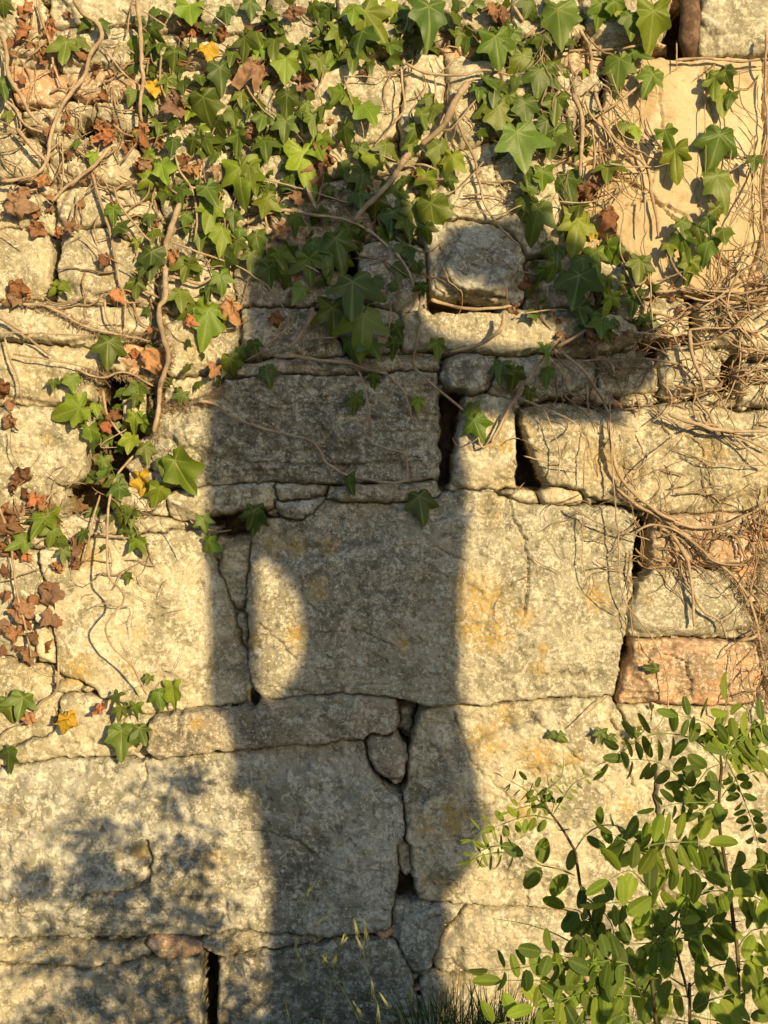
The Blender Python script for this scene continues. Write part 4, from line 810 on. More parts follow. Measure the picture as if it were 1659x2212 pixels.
roots(ivy_o[4], 40, (850, 1150), (60, 400), .9, 2.2, 40, 150, 10)
roots(ivy_o[1], 60, (150, 520), (400, 720), .9, 3.2, 40, 170, 11)
roots(ivy_o[8], 60, (-20, 350), (1000, 1250), .9, 2.2, 30, 120, 12)
roots(ivy_o[8], 14, (60, 420), (1250, 1500), .7, 1.3, 30, 100, 13)
# hairy aerial roots along the old stems
def hairs(par, poly, n, L, seed, w=7):
    rr = random.Random(seed); V = []; F = []; pts = catmull(poly, 5)
    for k in range(n):
        x, y = rr.choice(pts); x += rr.uniform(-w, w); y += rr.uniform(-w, w); a = rr.uniform(0, 6.28); h = max(hsample(x, y), -.01) + rr.uniform(.003, .012); q = []
        for i in range(4):
            q.append(W(x, y, h) - par.location); x += L / 3 * math.cos(a); y += L / 3 * math.sin(a); a += rr.gauss(0, .5); h += rr.uniform(-.003, .003)
        tube_data(q, .9 * S, .5 * S, 3, .2, k, V, F)
    o = link('aerial_roots', mesh_py('aerial_roots', V, F), None, M_ROOT); o.parent = par; o['kind'] = 'stuff'
c4 = lambda L: [(.36 * a, 531 + .36 * b) for a, b in L]
hairs(ivy_o[1], c4([(960,350),(950,430),(980,560),(1010,680),(960,850),(950,1000),(920,1130)]), 420, 16, 1)
hairs(ivy_o[1], c4([(130,350),(300,370),(500,480),(700,530),(900,570)]), 260, 14, 2)
hairs(ivy_o[1], c4([(480,780),(700,770),(900,830)]), 220, 18, 3)
hairs(ivy_o[1], c4([(980,980),(1200,940),(1350,850)]), 200, 14, 4, 10)
hairs(ivy_o[7], [(1331,1060),(1420,1110),(1530,1200),(1600,1280),(1650,1420)], 420, 15, 5, 9)
hairs(ivy_o[7], [(1640,1200),(1660,1300),(1655,1500)], 300, 14, 6, 18)
hairs(ivy_o[7], [(1250,740),(1330,800),(1380,760)], 260, 20, 7, 22)
# small pale snail shell
def snail(px, py, r, lab):
    V = []; F = []; n = 46; sd_ = 10
    for i in range(n):
        t = i / (n - 1); a = t * 2 * math.pi * 2.4; rr_ = r * (.12 + .55 * t); tr = r * (.10 + .36 * t)
        c = Vector((rr_ * .62 * math.cos(a), -r * .45 * (1 - t), rr_ * .62 * math.sin(a)))
        rad = Vector((math.cos(a), 0, math.sin(a)))
        for q in range(sd_):
            b = 2 * math.pi * q / sd_; V.append(c + rad * tr * math.cos(b) + Vector((0, -1, 0)) * tr * math.sin(b))
    for i in range(n - 1):
        for q in range(sd_): F.append((i * sd_ + q, i * sd_ + (q + 1) % sd_, (i + 1) * sd_ + (q + 1) % sd_, (i + 1) * sd_ + q))
    F.append(tuple(range(sd_))); F.append(tuple(range((n - 1) * sd_, n * sd_))[::-1])
    o = link('snail_shell', mesh_py('snail_shell', V, F), None, M_SHELL); o.location = W(px, py, hsample(px, py) + .02); tag(o, lab, 'snail shell')
M_SHELL = plain('shell', (.62, .54, .40), .5, 200, .4)
snail(86, 1335, .0125, 'round white snail shell among the brown leaves at the left edge')
# ------------------------------------------------------------------ robinia saplings
def leaflet_mesh(seed, wd=.52):
    rr = random.Random(seed); V = []; F = []; vein = []; NU, NV = 12, 6
    fold = rr.uniform(.05, .30); bend = rr.uniform(-.12, .25); tw = rr.uniform(-.15, .15)
    for i in range(NU + 1):
        t = i / NU; w_ = wd * .5 * (math.sin(math.pi * min(1, max(0.0, t)) ** .95) ** .52) if 0 < t < 1 else 0.0
        for j in range(NV + 1):
            u = (j / NV * 2 - 1); x = u * w_
            V.append((x, -fold * abs(x) + bend * (t - .5) ** 2 + tw * x * t + .008 * math.sin(9 * t + seed), t)); vein.append(1.0 if j == NV // 2 else .0)
    for i in range(NU):
        for j in range(NV): F.append((i * (NV + 1) + j, i * (NV + 1) + j + 1, (i + 1) * (NV + 1) + j + 1, (i + 1) * (NV + 1) + j))
    me = mesh_py('leaflet', V, F); at = me.attributes.new('vein', 'FLOAT', 'POINT'); at.data.foreach_set('value', vein)
    return me
LFL = [leaflet_mesh(k, .46 + .06 * (k % 3)) for k in range(6)]; LFLY = []
for m in LFL:
    c = m.copy(); m.materials.append(M_ROB); c.materials.append(M_ROBY); LFLY.append(c)

def frame_mat(origin, axis, normal, sx, sl):
    """leaflet z along axis, y along normal"""
    z = axis.normalized(); y = (normal - z * normal.dot(z)).normalized(); x = y.cross(z)
    return Matrix(((x.x * sx, y.x * sl, z.x * sl, origin.x), (x.y * sx, y.y * sl, z.y * sl, origin.y), (x.z * sx, y.z * sl, z.z * sl, origin.z), (0, 0, 0, 1)))

def compound_leaf(plant, P, size, pairs, normal, seed, bright_leaf=False, shape=1.0, rr=None, join=False):
    """P: list of world points along the stalk"""
    rr = random.Random(seed); loc = plant.location
    if not bright_leaf and rr.random() < .38: normal = Vector((-.85, -.5, rr.uniform(0, .5))).normalized()
    pts = [Vector(p) for p in catmull([tuple(p) for p in P], .006)]
    base = P[0]
    V, F = tube_data([p - base for p in pts], .0007, .0003, 5, .1, seed)
    st = bpy.data.objects.new('leaf_stalk', mesh_py('leaf_stalk', V, F)); st.data.materials.append(M_GREENSTEM); COL.objects.link(st)
    st.parent = plant; st.location = base - loc
    n = len(pts); items = []
    for k in range(pairs):
        f = .24 + .72 * k / max(1, pairs - .3)
        i = min(n - 2, int(f * n)); p = pts[i]; t = (pts[i + 1] - pts[max(0, i - 1)]).normalized()
        side = t.cross(normal).normalized()
        for s_ in (-1, 1):
            if rr.random() < .07: continue
            ax = (side * s_ + t * rr.uniform(.1, .45) + normal * rr.uniform(-.25, .35) + Vector((0, 0, rr.uniform(-.25, .05))))
            items.append((p + side * s_ * .0015, ax, size * (1 - .25 * abs(f - .45)) * rr.uniform(.85, 1.1)))
    t = (pts[-1] - pts[-3]).normalized(); items.append((pts[-1], t, size * .95))
    src = LFLY if bright_leaf else LFL
    for p, ax, s_ in items:
        nn = normal + Vector((rr.uniform(-.9, .5), rr.uniform(-.45, .45), rr.uniform(-.6, .6)))
        o = bpy.data.objects.new('leaflet', rr.choice(src)); COL.objects.link(o); o.parent = st
        o.matrix_local = frame_mat(p - base, ax, nn, s_ * shape * rr.uniform(.9, 1.08), s_)
        v = rr.uniform(.6, 1.35); o.color = (v * rr.uniform(.9, 1.15), v, v * .9, 1)

def sapling(label, stem_pts, r0, r1, leaves, seed, thorns=True, young_top=0, group='robinia saplings growing in front of the wall'):
    g0 = stem_pts[0].copy(); g0.z = gz(g0.x, g0.y) - .01
    if stem_pts[0].z - g0.z > .03: stem_pts = [g0] + stem_pts
    base = stem_pts[0]; plant = empty('robinia_sapling', base); tag(plant, label, 'sapling', group)
    pts = [Vector(p) for p in catmull([tuple(p) for p in stem_pts], .01)]
    V, F = tube_data([p - base for p in pts], r0, r1, 8, .12, seed)
    o = bpy.data.objects.new('stem', mesh_py('stem', V, F)); o.data.materials.append(M_TWIG); COL.objects.link(o); o.parent = plant
    rr = random.Random(seed); n = len(pts)
    if thorns:
        for k in range(3, n - 2, 5):
            V = []; F = []
            for s_ in (-1, 1):
                t = (pts[k + 1] - pts[k - 1]).normalized(); a = Vector((s_, rr.uniform(-.5, .3), .25)).normalized()
                tube_data([pts[k] - base, pts[k] - base + a * .0025, pts[k] - base + a * .0055], .0010, .0002, 4, 0, 1, V, F)
            q = bpy.data.objects.new('thorns', mesh_py('thorns', V, F)); q.data.materials.append(M_TWIG); COL.objects.link(q); q.parent = plant
    for k, lf in enumerate(leaves):
        compound_leaf(plant, lf['p'], lf.get('s', .034), lf.get('n', 5), Vector(lf.get('nr', (.2, -1, .3))).normalized(), seed * 50 + k, lf.get('y', False), lf.get('w', 1.0))
    return plant

def T(rx, ry): return (1062 + .36 * rx, 1614 + .36 * ry)
def lf(pts, off, s=.034, n=5, nr=(.2, -1, .3), y=False, w=1.0):
    """leaf stalk through points of the lower right enlargement"""
    P = []
    for i, q in enumerate(pts):
        o_ = off + (q[2] if len(q) > 2 else 0); px, py = T(q[0], q[1]); P.append(W(px, py, o_))
    return dict(p=P, s=min(s, .044) * (D - off) / (D - .42), n=n, nr=nr, y=y, w=w)
# left stem
A = 1.22
sapling('thin robinia sapling left of the bush with a feathery tip and few round leaflets', [W(*T(760, 1700), A + .02), W(*T(690, 1290), A + .01), W(*T(600, 1040), A), W(*T(530, 820), A), W(*T(500, 620), A), W(*T(430, 500), A), W(*T(380, 430), A), W(*T(320, 350), A), W(*T(290, 280), A)], .0022, .0010, [
 lf([(500,770),(400,730),(300,710),(190,650)], A, .036, 2, (.3,-1,.1), w=1.15),
 lf([(190,650),(60,630),(-60,650),(-130,680)], A, .022, 4, (.3,-.6,.3), w=.5),
 lf([(500,620),(560,530),(660,470),(780,480,.02),(860,560,.03)], A, .031, 4, (.5,-.8,.2), w=1.05),
 lf([(380,440),(260,410),(150,430),(20,480)], A, .020, 6, (.2,-1,.2), True),
 lf([(370,400),(440,290),(500,210),(620,160)], A, .011, 9, (.2,-1,.3), True, .6),
 lf([(340,380),(260,300),(180,240),(70,180)], A, .016, 6, (.6,-.6,.3), False, .45),
 lf([(330,360),(330,260),(420,180),(430,60)], A, .013, 6, (.8,-.5,.3), True, .5),
 lf([(350,390),(230,350),(100,390)], A, .014, 8, (.2,-1,.3), True, .6),
 lf([(310,330),(260,250),(210,200)], A, .018, 5, (.4,-1,.5), False, .9),
 lf([(360,400),(380,320),(340,240)], A, .020, 5, (.1,-1,.5), False, .9),
 lf([(560,900),(640,960),(720,1060),(740,1200)], A, .034, 4, (-.5,-.6,.2), w=1.1),
 lf([(600,1040),(520,980),(440,960)], A, .036, 3, (-.3,-.8,.2), w=1.1),
 lf([(120,600),(40,590),(-60,620),(-130,690)], A, .020, 5, (.5,-.7,.3), True, .45),
 lf([(0,480),(-60,500),(-110,560),(-100,640)], A, .020, 5, (.4,-.9,.3), True, .45),
 lf([(690,1290),(560,1220),(380,1120),(200,1060),(20,1030)], A, .004, 2, (.2,-1,.2), w=.5),
 lf([(700,1290),(600,1180),(540,1100)], A, .036, 3, (.3,-1,.2), w=1),
], 1)
# lower left big leaves, near the lens
B = 1.38
sapling('low robinia shoot at the bottom with bright oval leaflets hanging in a row', [W(*T(1000, 1760), B), W(*T(900, 1500), B), W(*T(820, 1300), B)], .0014, .001, [
 lf([(900,1450),(700,1360),(400,1290),(150,1330),(-20,1340)], B, .030, 5, (.1,-.9,.5), w=1.15),
 lf([(860,1400),(600,1420),(300,1400),(60,1400)], B, .052, 5, (.3,-1,.05), True, .78),
 lf([(900,1500),(700,1480),(480,1500),(250,1560)], B, .042, 5, (.3,-1,.2), True, .9),
 lf([(860,1400),(640,1330),(420,1250),(300,1230)], B, .036, 4, (.3,-1,.3), w=1.05),
 lf([(1000,1740),(800,1600),(560,1560),(380,1620)], B, .042, 5, (.5,-.9,.2), w=.95),
 lf([(820,1300),(680,1330),(540,1450),(400,1560)], B, .050, 4, (.5,-.8,.4), w=.9),
 lf([(820,1300),(700,1280),(560,1300)], B, .040, 3, (.5,-1,.4), w=1),
 lf([(1000,1700),(700,1640),(400,1640),(100,1650),(-100,1700)], B, .040, 6, (.2,-.8,.6), True, .9),
], 2)
# centre mass
C = 1.32
sapling('bushy robinia sapling in the middle of the lower right with many bright leaflets', [W(*T(1190, 1760), C), W(*T(1180, 1500), C), W(*T(1130, 1300), C), W(*T(1100, 1150), C)], .0018, .001, [
 lf([(1100,1150),(1000,950),(900,800),(820,740,.02),(700,800,.03)], C, .045, 5, (.2,-1,.2), True, .85),
 lf([(870,620),(980,580),(1120,570),(1300,570)], C, .046, 6, (.3,-1,.1), True, .75),
 lf([(1100,1150),(1120,980),(1180,900),(1300,860),(1440,870)], C, .032, 5, (.2,-1,.3), True),
 lf([(1100,1150),(900,1180),(780,1180)], C, .040, 4, (.3,-1,.2), w=.9),
 lf([(1100,1100),(950,960),(800,930),(680,940)], C, .038, 4, (.4,-.9,.3)),
 lf([(1120,1150),(1250,1120),(1340,1000)], C, .045, 4, (-.6,-.6,.2)),
 lf([(870,620),(960,650),(1100,690),(1280,760)], C, .050, 4, (-.5,-.6,.5), w=.9),
 lf([(1180,1450),(1020,1350),(900,1270),(700,1290)], C, .040, 5, (.2,-1,.3), w=.95),
 lf([(1180,1450),(1300,1330),(1400,1300),(1560,1280)], C, .046, 4, (.4,-1,.2), True, .85),
 lf([(1180,1500),(1050,1480),(900,1480),(700,1540)], C, .042, 5, (.4,-1,.2), True, .85),
 lf([(1180,1600),(1300,1520),(1450,1480),(1650,1420)], C, .046, 5, (.3,-1,.3), True, .85),
 lf([(1180,1650),(1000,1620),(850,1640)], C, .046, 4, (.3,-1,.4), True, .9),
 lf([(870,620),(800,560),(720,520)], C, .036, 3, (-.3,-.9,.2)),
 lf([(1180,1600),(1350,1640),(1550,1620)], C, .046, 4, (.2,-.9,.5)),
 lf([(1130,1300),(1000,1180),(960,1040)], C, .034, 4, (.2,-1,.3), True),
 lf([(1100,1150),(1050,1000),(1000,900)], C, .012, 9, (.2,-1,.3), True, .5),
 lf([(1100,1150),(1150,1050),(1180,950)], C, .012, 9, (.2,-1,.3), True, .5),
 lf([(1100,1180),(950,1100),(900,1150)], C, .012, 9, (.2,-1,.3), True, .5),
], 3)
# right tall stem
E = 1.18
sapling('tall robinia sapling near the right edge with dark thorny stem and leaves at its tip', [W(*T(1480, 1760), E + .02), W(*T(1480, 1300), E), W(*T(1450, 1050), E), W(*T(1420, 800), E), W(*T(1370, 500), E), W(*T(1365, 300), E), W(*T(1380, 120), E), W(*T(1370, 20), E)], .0026, .0012, [
 lf([(1370,330),(1240,300),(1120,180),(1000,90),(810,70)], E, .036, 6, (-.3,-.7,.5), w=1.0),
 lf([(1400,130),(1300,20),(1180,-60),(1000,-80),(820,-20),(700,100)], E, .034, 6, (-.6,-.6,.3), w=.85),
 lf([(1400,130),(1440,-20),(1530,-100),(1660,-160)], E, .040, 5, (.4,-1,.2), w=.9),
 lf([(1400,60),(1460,180),(1520,330),(1570,470),(1600,600)], E, .026, 8, (.5,-.8,.4), w=.9),
 lf([(1400,60),(1540,20),(1700,-20)], E, .040, 5, (.5,-1,.3), True, .8),
 lf([(1400,80),(1330,-100),(1250,-160),(1120,-190)], E, .034, 5, (.4,-.9,.2), w=.75),
 lf([(1400,60),(1380,-80),(1420,-200),(1400,-280)], E, .044, 3, (.6,-.8,.1), True, .55),
 lf([(1380,300),(1450,210),(1560,150),(1680,110)], E, .018, 5, (.3,-1,.2), w=.5),
 lf([(1360,340),(1250,330),(1100,340),(980,370)], E, .028, 5, (.2,-.4,.9), w=.7),
 lf([(1370,500),(1300,430),(1230,350)], E, .030, 2, (.2,-1,.2), w=.7),
 lf([(1430,750),(1560,730),(1700,760)], E, .046, 3, (-.5,-.5,.6), w=1),
 lf([(1440,900),(1540,880),(1680,960)], E, .046, 4, (.4,-1,.2), True, .9),
 lf([(1450,1130),(1330,1080),(1240,1000)], E, .046, 3, (-.5,-.7,.3), w=.95),
 lf([(1480,1200),(1560,1100),(1700,1080)], E, .050, 3, (.3,-1,.1), True, .85),
 lf([(1440,900),(1340,830),(1200,720)], E, .046, 4, (-.4,-.5,.6), w=.85),
 lf([(1480,1300),(1600,1330),(1700,1400)], E, .046, 4, (.3,-1,.3), True, .8),
 lf([(1380,300),(1300,350),(1200,400)], E, .030, 3, (-.4,-.8,.3)),
 lf([(1370,100),(1300,130),(1220,240)], E, .032, 4, (.1,-.9,.5)),
 lf([(1370,60),(1470,-40),(1560,-60)], E, .036, 4, (.4,-1,.3), True, .8),
], 4)
# saplings standing towards the sun, beyond the right edge of the picture; they shade the lower left of the wall
def SH(px, py, dist):
    """point `dist` before the wall whose shadow falls on wall coordinate (px, py)"""
    p = WP(px, py, 0); return Vector((p.x + dist * TA, -dist, p.z + dist * KZ))
def far_sapling(label, px, py_top, py_bot, dist, spread, nleaf_, seed, lean=0, size=.036):
    rr = random.Random(seed); stem = []; n = 6
    for i in range(n + 1):
        t = i / n; q = SH(px + lean * t + rr.uniform(-6, 6), py_bot + (py_top - py_bot) * t, dist); stem.append(q)
    g0 = Vector((stem[0].x - .03, stem[0].y, gz(stem[0].x, stem[0].y)))
    if g0.z < stem[0].z: stem = [g0] + stem
    L = []
    for k in range(nleaf_):
        t = (k + .5) / nleaf_; b = SH(px + lean * t, py_bot + (py_top - py_bot) * t, dist); sd_ = 1 if k % 2 else -1
        le = spread * rr.uniform(.6, 1.1) * (1 - .35 * t); dr = rr.uniform(-.3, .5)
        P = [b]
        for i in range(1, 4):
            f = i / 3; P.append(b + Vector((math.cos(AZ) * sd_ * le * f, math.sin(AZ) * sd_ * le * f, le * (dr * f - .75 * f * f * max(0, .5 + dr)))))
        L.append(dict(p=P, s=size * rr.uniform(.8, 1.1), n=rr.randint(4, 6), nr=(.5 + rr.uniform(-.2, .2), -.9, rr.uniform(0, .4)), w=.95))
    sapling(label, stem, .0026, .0014, L, seed, True, group='robinia saplings beside the photographer')


far_sapling('robinia sapling beside the photographer, the tallest one', 400, 1700, 2330, 1.45, .13, 15, 23, -60, .028)
far_sapling('robinia sapling beside the photographer, the low bushy one', 430, 2040, 2330, 1.48, .14, 13, 24, 30, .028)
far_sapling('robinia sapling right of the frame, the slender one leaning to the wall', 190, 1850, 2330, 1.60, .12, 14, 31, -30, .028)
far_sapling('robinia sapling right of the frame, the one with a bare crooked foot', 420, 1930, 2330, 1.40, .14, 14, 34, -60, .028)
far_sapling('robinia sapling right of the frame, the lowest one but one', 260, 2000, 2330, 1.56, .14, 13, 35, -60, .028)
far_sapling('robinia sapling right of the frame, the lowest one', 120, 2060, 2330, 1.64, .13, 12, 32, 20, .028)
far_sapling('robinia sapling right of the frame, the leafy one behind the slender one', 330, 1830, 2330, 1.54, .12, 14, 33, -60, .028)
far_sapling('robinia sapling beside the photographer, the one right of its foot', 600, 2080, 2330, 1.50, .14, 9, 25, 30, .024)
#far_sapling('robinia sapling beside the photographer, the short one behind', 830, 2110, 2330, 1.62, .15, 7, 26, 60, .034)

# ------------------------------------------------------------------ wild oats and grass
M_STALK = leaf_mat('oat_stem', (.12, .15, .05), (.16, .19, .07), (.2, .2, .1), .6, .2, .2)
def oat(label, poly, off, spikes, seed):
    poly = [(x, y + 12) for x, y in poly]
    base = W(*poly[0], off); p = empty('wild_oat', base); tag(p, label, 'grass stalk', 'wild oat stalks in front of the wall')
    pts = [W(x, y, off) - base for x, y in catmull(poly, 14)]
    V, F = tube_data(pts, .0006, .0003, 5, .05, seed)
    o = bpy.data.objects.new('stem', mesh_py('stem', V, F)); o.data.materials.append(M_STALK); COL.objects.link(o); o.parent = p
    rr = random.Random(seed)
    for (x, y, a, L) in spikes:
        V = []; F = []; b = W(x, y, off) - base; d_ = Vector((math.sin(math.radians(a)), rr.uniform(-.2, .2), -math.cos(math.radians(a)))).normalized()
        near = min(pts, key=lambda q: (q - b).length)
        tube_data([near, (near + b) / 2 + Vector((0, 0, .004)), b], .0004, .0003, 3, 0, 1, V, F)
        for s_ in (-1, 0, 1):
            dd = (d_ + Vector((.10 * s_, 0, 0))).normalized(); ll = L * S * (1 - .15 * abs(s_))
            tube_data([b, b + dd * ll * .25, b + dd * ll * .6, b + dd * ll], .0013, .0003, 5, 0, 1, V, F)
            tube_data([b + dd * ll * .9, b + dd * ll * 1.7 + Vector((s_ * .003, 0, 0))], .0003, .0001, 3, 0, 1, V, F)
        q = bpy.data.objects.new('spikelet', mesh_py('spikelet', V, F)); q.data.materials.append(M_OAT); COL.objects.link(q); q.parent = p
r8 = lambda x, y: (531 + .36 * x, 1614 + .36 * y)
oat('wild oat stalk leaning left with pale spikelets, leftmost at the bottom', [r8(730, 1720), r8(640, 1530), r8(520, 1330), r8(400, 1190), r8(310, 1105)], .40, [(*r8(300, 1130), 0, 36), (*r8(310, 1230), 5, 34), (*r8(360, 1270), -25, 34), (*r8(450, 1240), 40, 26), (*r8(500, 1230), -30, 26)], 1)
oat('wild oat stalk with a forked head in the middle of the bottom', [r8(440, 1760), r8(490, 1480), r8(530, 1280), r8(600, 1110), r8(640, 1100)], .42, [(*r8(590, 1120), -15, 42), (*r8(610, 1140), -40, 32), (*r8(545, 1220), -10, 26)], 2)
oat('wild oat stalk nodding right with thin hanging spikelets above the forked one', [r8(830, 1740), r8(780, 1500), r8(740, 1340), r8(705, 1200), r8(660, 1080), r8(640, 1020)], .44, [(*r8(650, 1030), 12, 36), (*r8(710, 1040), 8, 40), (*r8(660, 1130), 25, 28), (*r8(755, 1400), 6, 36), (*r8(790, 1540), 4, 36), (*r8(800, 1470), 35, 32)], 3)
oat('wild oat stalk with upper spikelets in front of the grey slab', [r8(300, 1730), r8(340, 1450), r8(380, 1200), r8(440, 1040), r8(520, 980)], .46, [(*r8(510, 985), -50, 40), (*r8(420, 800), -35, 30)], 4)
oat('wild oat stalk at the foot of the shadow, rightmost of the oats', [r8(1080, 1740), r8(1010, 1600), r8(960, 1500), r8(900, 1560)], .40, [(*r8(985, 1430), 3, 46), (*r8(905, 1560), 25, 34), (*r8(640, 1520), 30, 36)], 5)
def tuft(n, rx, off, seed, label, hmin=60, hmax=200, yb=2330, kind='grass_tuft'):
    rr = random.Random(seed); V = []; F = []
    for _ in range(n):
        o_ = off + rr.uniform(-.08, .08); x = rr.uniform(*rx); p = W(x, yb, o_); g = gz(p.x, p.y); p.z = g
        h = rr.uniform(hmin, hmax) * S + (W(x, 2212, o_).z - g); a = rr.uniform(-.35, .35); a2 = rr.uniform(-.2, .2); wd = rr.uniform(.001, .0024); b = len(V); m = 7
        for i in range(m + 1):
            t = i / m; c = p + Vector((a * h * t * t, a2 * h * t * t, h * (t - .22 * abs(a) * t * t)))
            ww = wd * (1 - t) ** .6; V += [c + Vector((-ww, 0, 0)), c + Vector((ww, ww * .5, 0))]
        F += [(b + 2 * i, b + 2 * i + 1, b + 2 * i + 3, b + 2 * i + 2) for i in range(m)]
    me = mesh_py('grass', V, F); me.attributes.new('vein', 'FLOAT', 'POINT'); me.materials.append(M_GRASS)
    o = bpy.data.objects.new(kind, me); COL.objects.link(o); tag(o, label, 'grass', kind='stuff')
tuft(420, (900, 1130), .26, 1, 'fine dark green grass at the foot of the wall under the saplings', 20, 110)
tuft(40, (560, 960), .30, 2, 'sparse grass blades at the foot of the wall in the figure shadow', -40, 70)
tuft(120, (1140, 1680), .24, 3, 'grass behind the robinia stems at the bottom right', -60, 60)
tuft(160, (-60, 560), .22, 4, 'low grass at the foot of the wall on the left', -110, 0)
# climber thread crossing the gap of the big slab: creeping shoot with small leaves in the left mass
for q_ in ((1210, 1590, 26, 50), (1196, 1586, 20, -60), (1298, 1580, 28, -10), (1318, 1590, 22, 50), (1375, 1580, 18, 10)):
    o = bpy.data.objects.new('leaf', R.choice(LEAF['g'])); COL.objects.link(o); o.parent = ivy_o[7]; s_ = q_[2] * S
    o.matrix_local = Matrix.Translation(W(q_[0], q_[1], .03) - ivy_o[7].location) @ Quaternion((0, 1, 0), -math.radians(q_[3])).to_matrix().to_4x4() @ Matrix.Diagonal((s_, s_, s_, 1))
# ------------------------------------------------------------------ the photographer, standing behind the camera; her shadow falls on the wall
DP = 2.45
C0 = SH(740, 1106, DP)                     # axis of the body
def PS(px, py, wdep=0.0):
    """point of the figure whose shadow falls at wall coordinate (px, py); wdep = metres towards the sun from the body plane"""
    t = WP(px, py, 0); c = WP(740, 1106, 0); u = (t.x - c.x) * math.cos(AZ)
    x = C0.x + u * math.cos(AZ) + wdep * math.sin(AZ); y = C0.y + u * math.sin(AZ) - wdep * math.cos(AZ)
    return Vector((x, y, t.z + (-y) * KZ))
UU = Vector((math.cos(AZ), math.sin(AZ), 0)); WW = Vector((math.sin(AZ), -math.cos(AZ), 0))
person = empty('person', Vector((C0.x, C0.y, gz(C0.x, C0.y))))
tag(person, 'photographer in sun hat and long loose jacket holding up a phone behind the camera', 'person')
M_SKIN = plain('skin', (.50, .33, .24), .55, 8, .15); M_HAT = plain('straw_hat', (.50, .40, .24), .9, 60, .5)
M_COAT = plain('linen_jacket', (.24, .27, .30), .95, 30, .3); M_TROU = plain('trousers', (.10, .11, .14), .95, 30, .3)
M_PHONE = plain('phone_body', (.03, .03, .035), .3, 5, .0); M_HAIR = plain('hair', (.09, .05, .03), .6, 120, .5); M_SHOE = plain('shoes', (.30, .22, .15), .8)
def loft(rows, n=20, dep=.55):
    """rows: (left px, right px, py, depth factor)"""
    V = []; F = []
    for (a, b, py, dfc) in rows:
        p, q = PS(a, py), PS(b, py); c = (p + q) / 2; h = (q - p).length / 2; zz = c.z
        for k in range(n):
            t = 2 * math.pi * k / n; v = c + UU * h * math.cos(t) + WW * min(h * dep, .14) * dfc * math.sin(t)
            v.z = p.z + (q.z - p.z) * (math.cos(t) + 1) / 2; V.append(v)
    for i in range(len(rows) - 1):
        for k in range(n): F.append((i * n + k, i * n + (k + 1) % n, (i + 1) * n + (k + 1) % n, (i + 1) * n + k))
    F.append(tuple(range(n))); F.append(tuple(range((len(rows) - 1) * n, len(rows) * n))[::-1]); return V, F
def smooth_tube(P, rads, n=14):
    """tapering limb through the points P"""
    pts = catmull([tuple(p) + (r,) for p, r in zip(P, rads)], .012); V = []; F = []
    for i, p in enumerate(pts):
        c = Vector(p[:3]); t = (Vector(pts[min(len(pts) - 1, i + 1)][:3]) - Vector(pts[max(0, i - 1)][:3])).normalized()
        u = t.cross(WW).normalized(); v = t.cross(u)
        for k in range(n):
            a = 2 * math.pi * k / n; V.append(c + (u * math.cos(a) + v * math.sin(a)) * p[3])
    for i in range(len(pts) - 1):
        for k in range(n): F.append((i * n + k, i * n + (k + 1) % n, (i + 1) * n + (k + 1) % n, (i + 1) * n + k))
    F.append(tuple(range(n))); F.append(tuple(range((len(pts) - 1) * n, len(pts) * n))[::-1]); return V, F
def ball(c, rx, ry, rz, n=16):
    V = []; F = []
    for i in range(n + 1):
        ph = math.pi * i / n
        for k in range(2 * n):
            t = math.pi * k / n; V.append(c + UU * rx * math.sin(ph) * math.cos(t) + WW * ry * math.sin(ph) * math.sin(t) + Vector((0, 0, rz * math.cos(ph))))
    for i in range(n):
        for k in range(2 * n): F.append((i * 2 * n + k, i * 2 * n + (k + 1) % (2 * n), (i + 1) * 2 * n + (k + 1) % (2 * n), (i + 1) * 2 * n + k))
    return V, F
def part(name, shapes, mat, vox=None, parent=None):
    V = []; F = []
    for v, f in shapes:
        b = len(V); V += v; F += [tuple(i + b for i in q) for q in f]
    o = link(name, mesh_py(name, [p - person.location for p in V], F), None, mat); o.parent = person
    if vox:
        m = o.modifiers.new('fuse', 'REMESH'); m.mode = 'VOXEL'; m.voxel_size = vox; m.use_smooth_shade = True
        m = o.modifiers.new('soft', 'SMOOTH'); m.iterations = 4
    return o
u = 1 / S
hc = PS(745, 560)                            # head centre
ear = [ball(hc + UU * s_ * .078 + Vector((0, 0, -.005)), .010, .016, .030, 8) for s_ in (-1, 1)]
FW = -WW                                     # the way she faces: towards the wall
gl, gr = PS(690, 2330), PS(850, 2330)
def foot(p): p = p.copy(); p.z = gz(p.x, p.y) + .05; return p
elbow, hand, sh_r, sh_l = PS(1345, 835), PS(1010, 575, .01), PS(930, 830), PS(545, 780)
body = [ball(hc, .078, .098, .118), ball(hc + FW * .098 + Vector((0, 0, -.012)), .013, .020, .024, 8), *ear,
        smooth_tube([hc + Vector((0, 0, -.05)), PS(745, 740), PS(740, 820)], [.055, .056, .07]),
        loft([(590, 890, 810, .6), (640, 900, 900, .7), (670, 890, 1150, .65), (700, 900, 1350, .65), (690, 900, 1500, .7)]),
        smooth_tube([sh_r, PS(1130, 835), elbow], [.05, .046, .038]), smooth_tube([elbow, PS(1225, 650), PS(1100, 580), hand], [.034, .033, .03, .024]),
        smooth_tube([PS(575, 800), PS(512, 900), PS(497, 1100), PS(500, 1330)], [.034, .032, .030, .028]), smooth_tube([PS(500, 1330), PS(512, 1480), PS(560, 1610)], [.028, .028, .024]),
        smooth_tube([PS(730, 1450), PS(705, 1900), foot(gl)], [.062, .050, .036]), smooth_tube([PS(840, 1450), PS(845, 1900), foot(gr)], [.062, .050, .036])]
part('body', body, M_SKIN, .009)
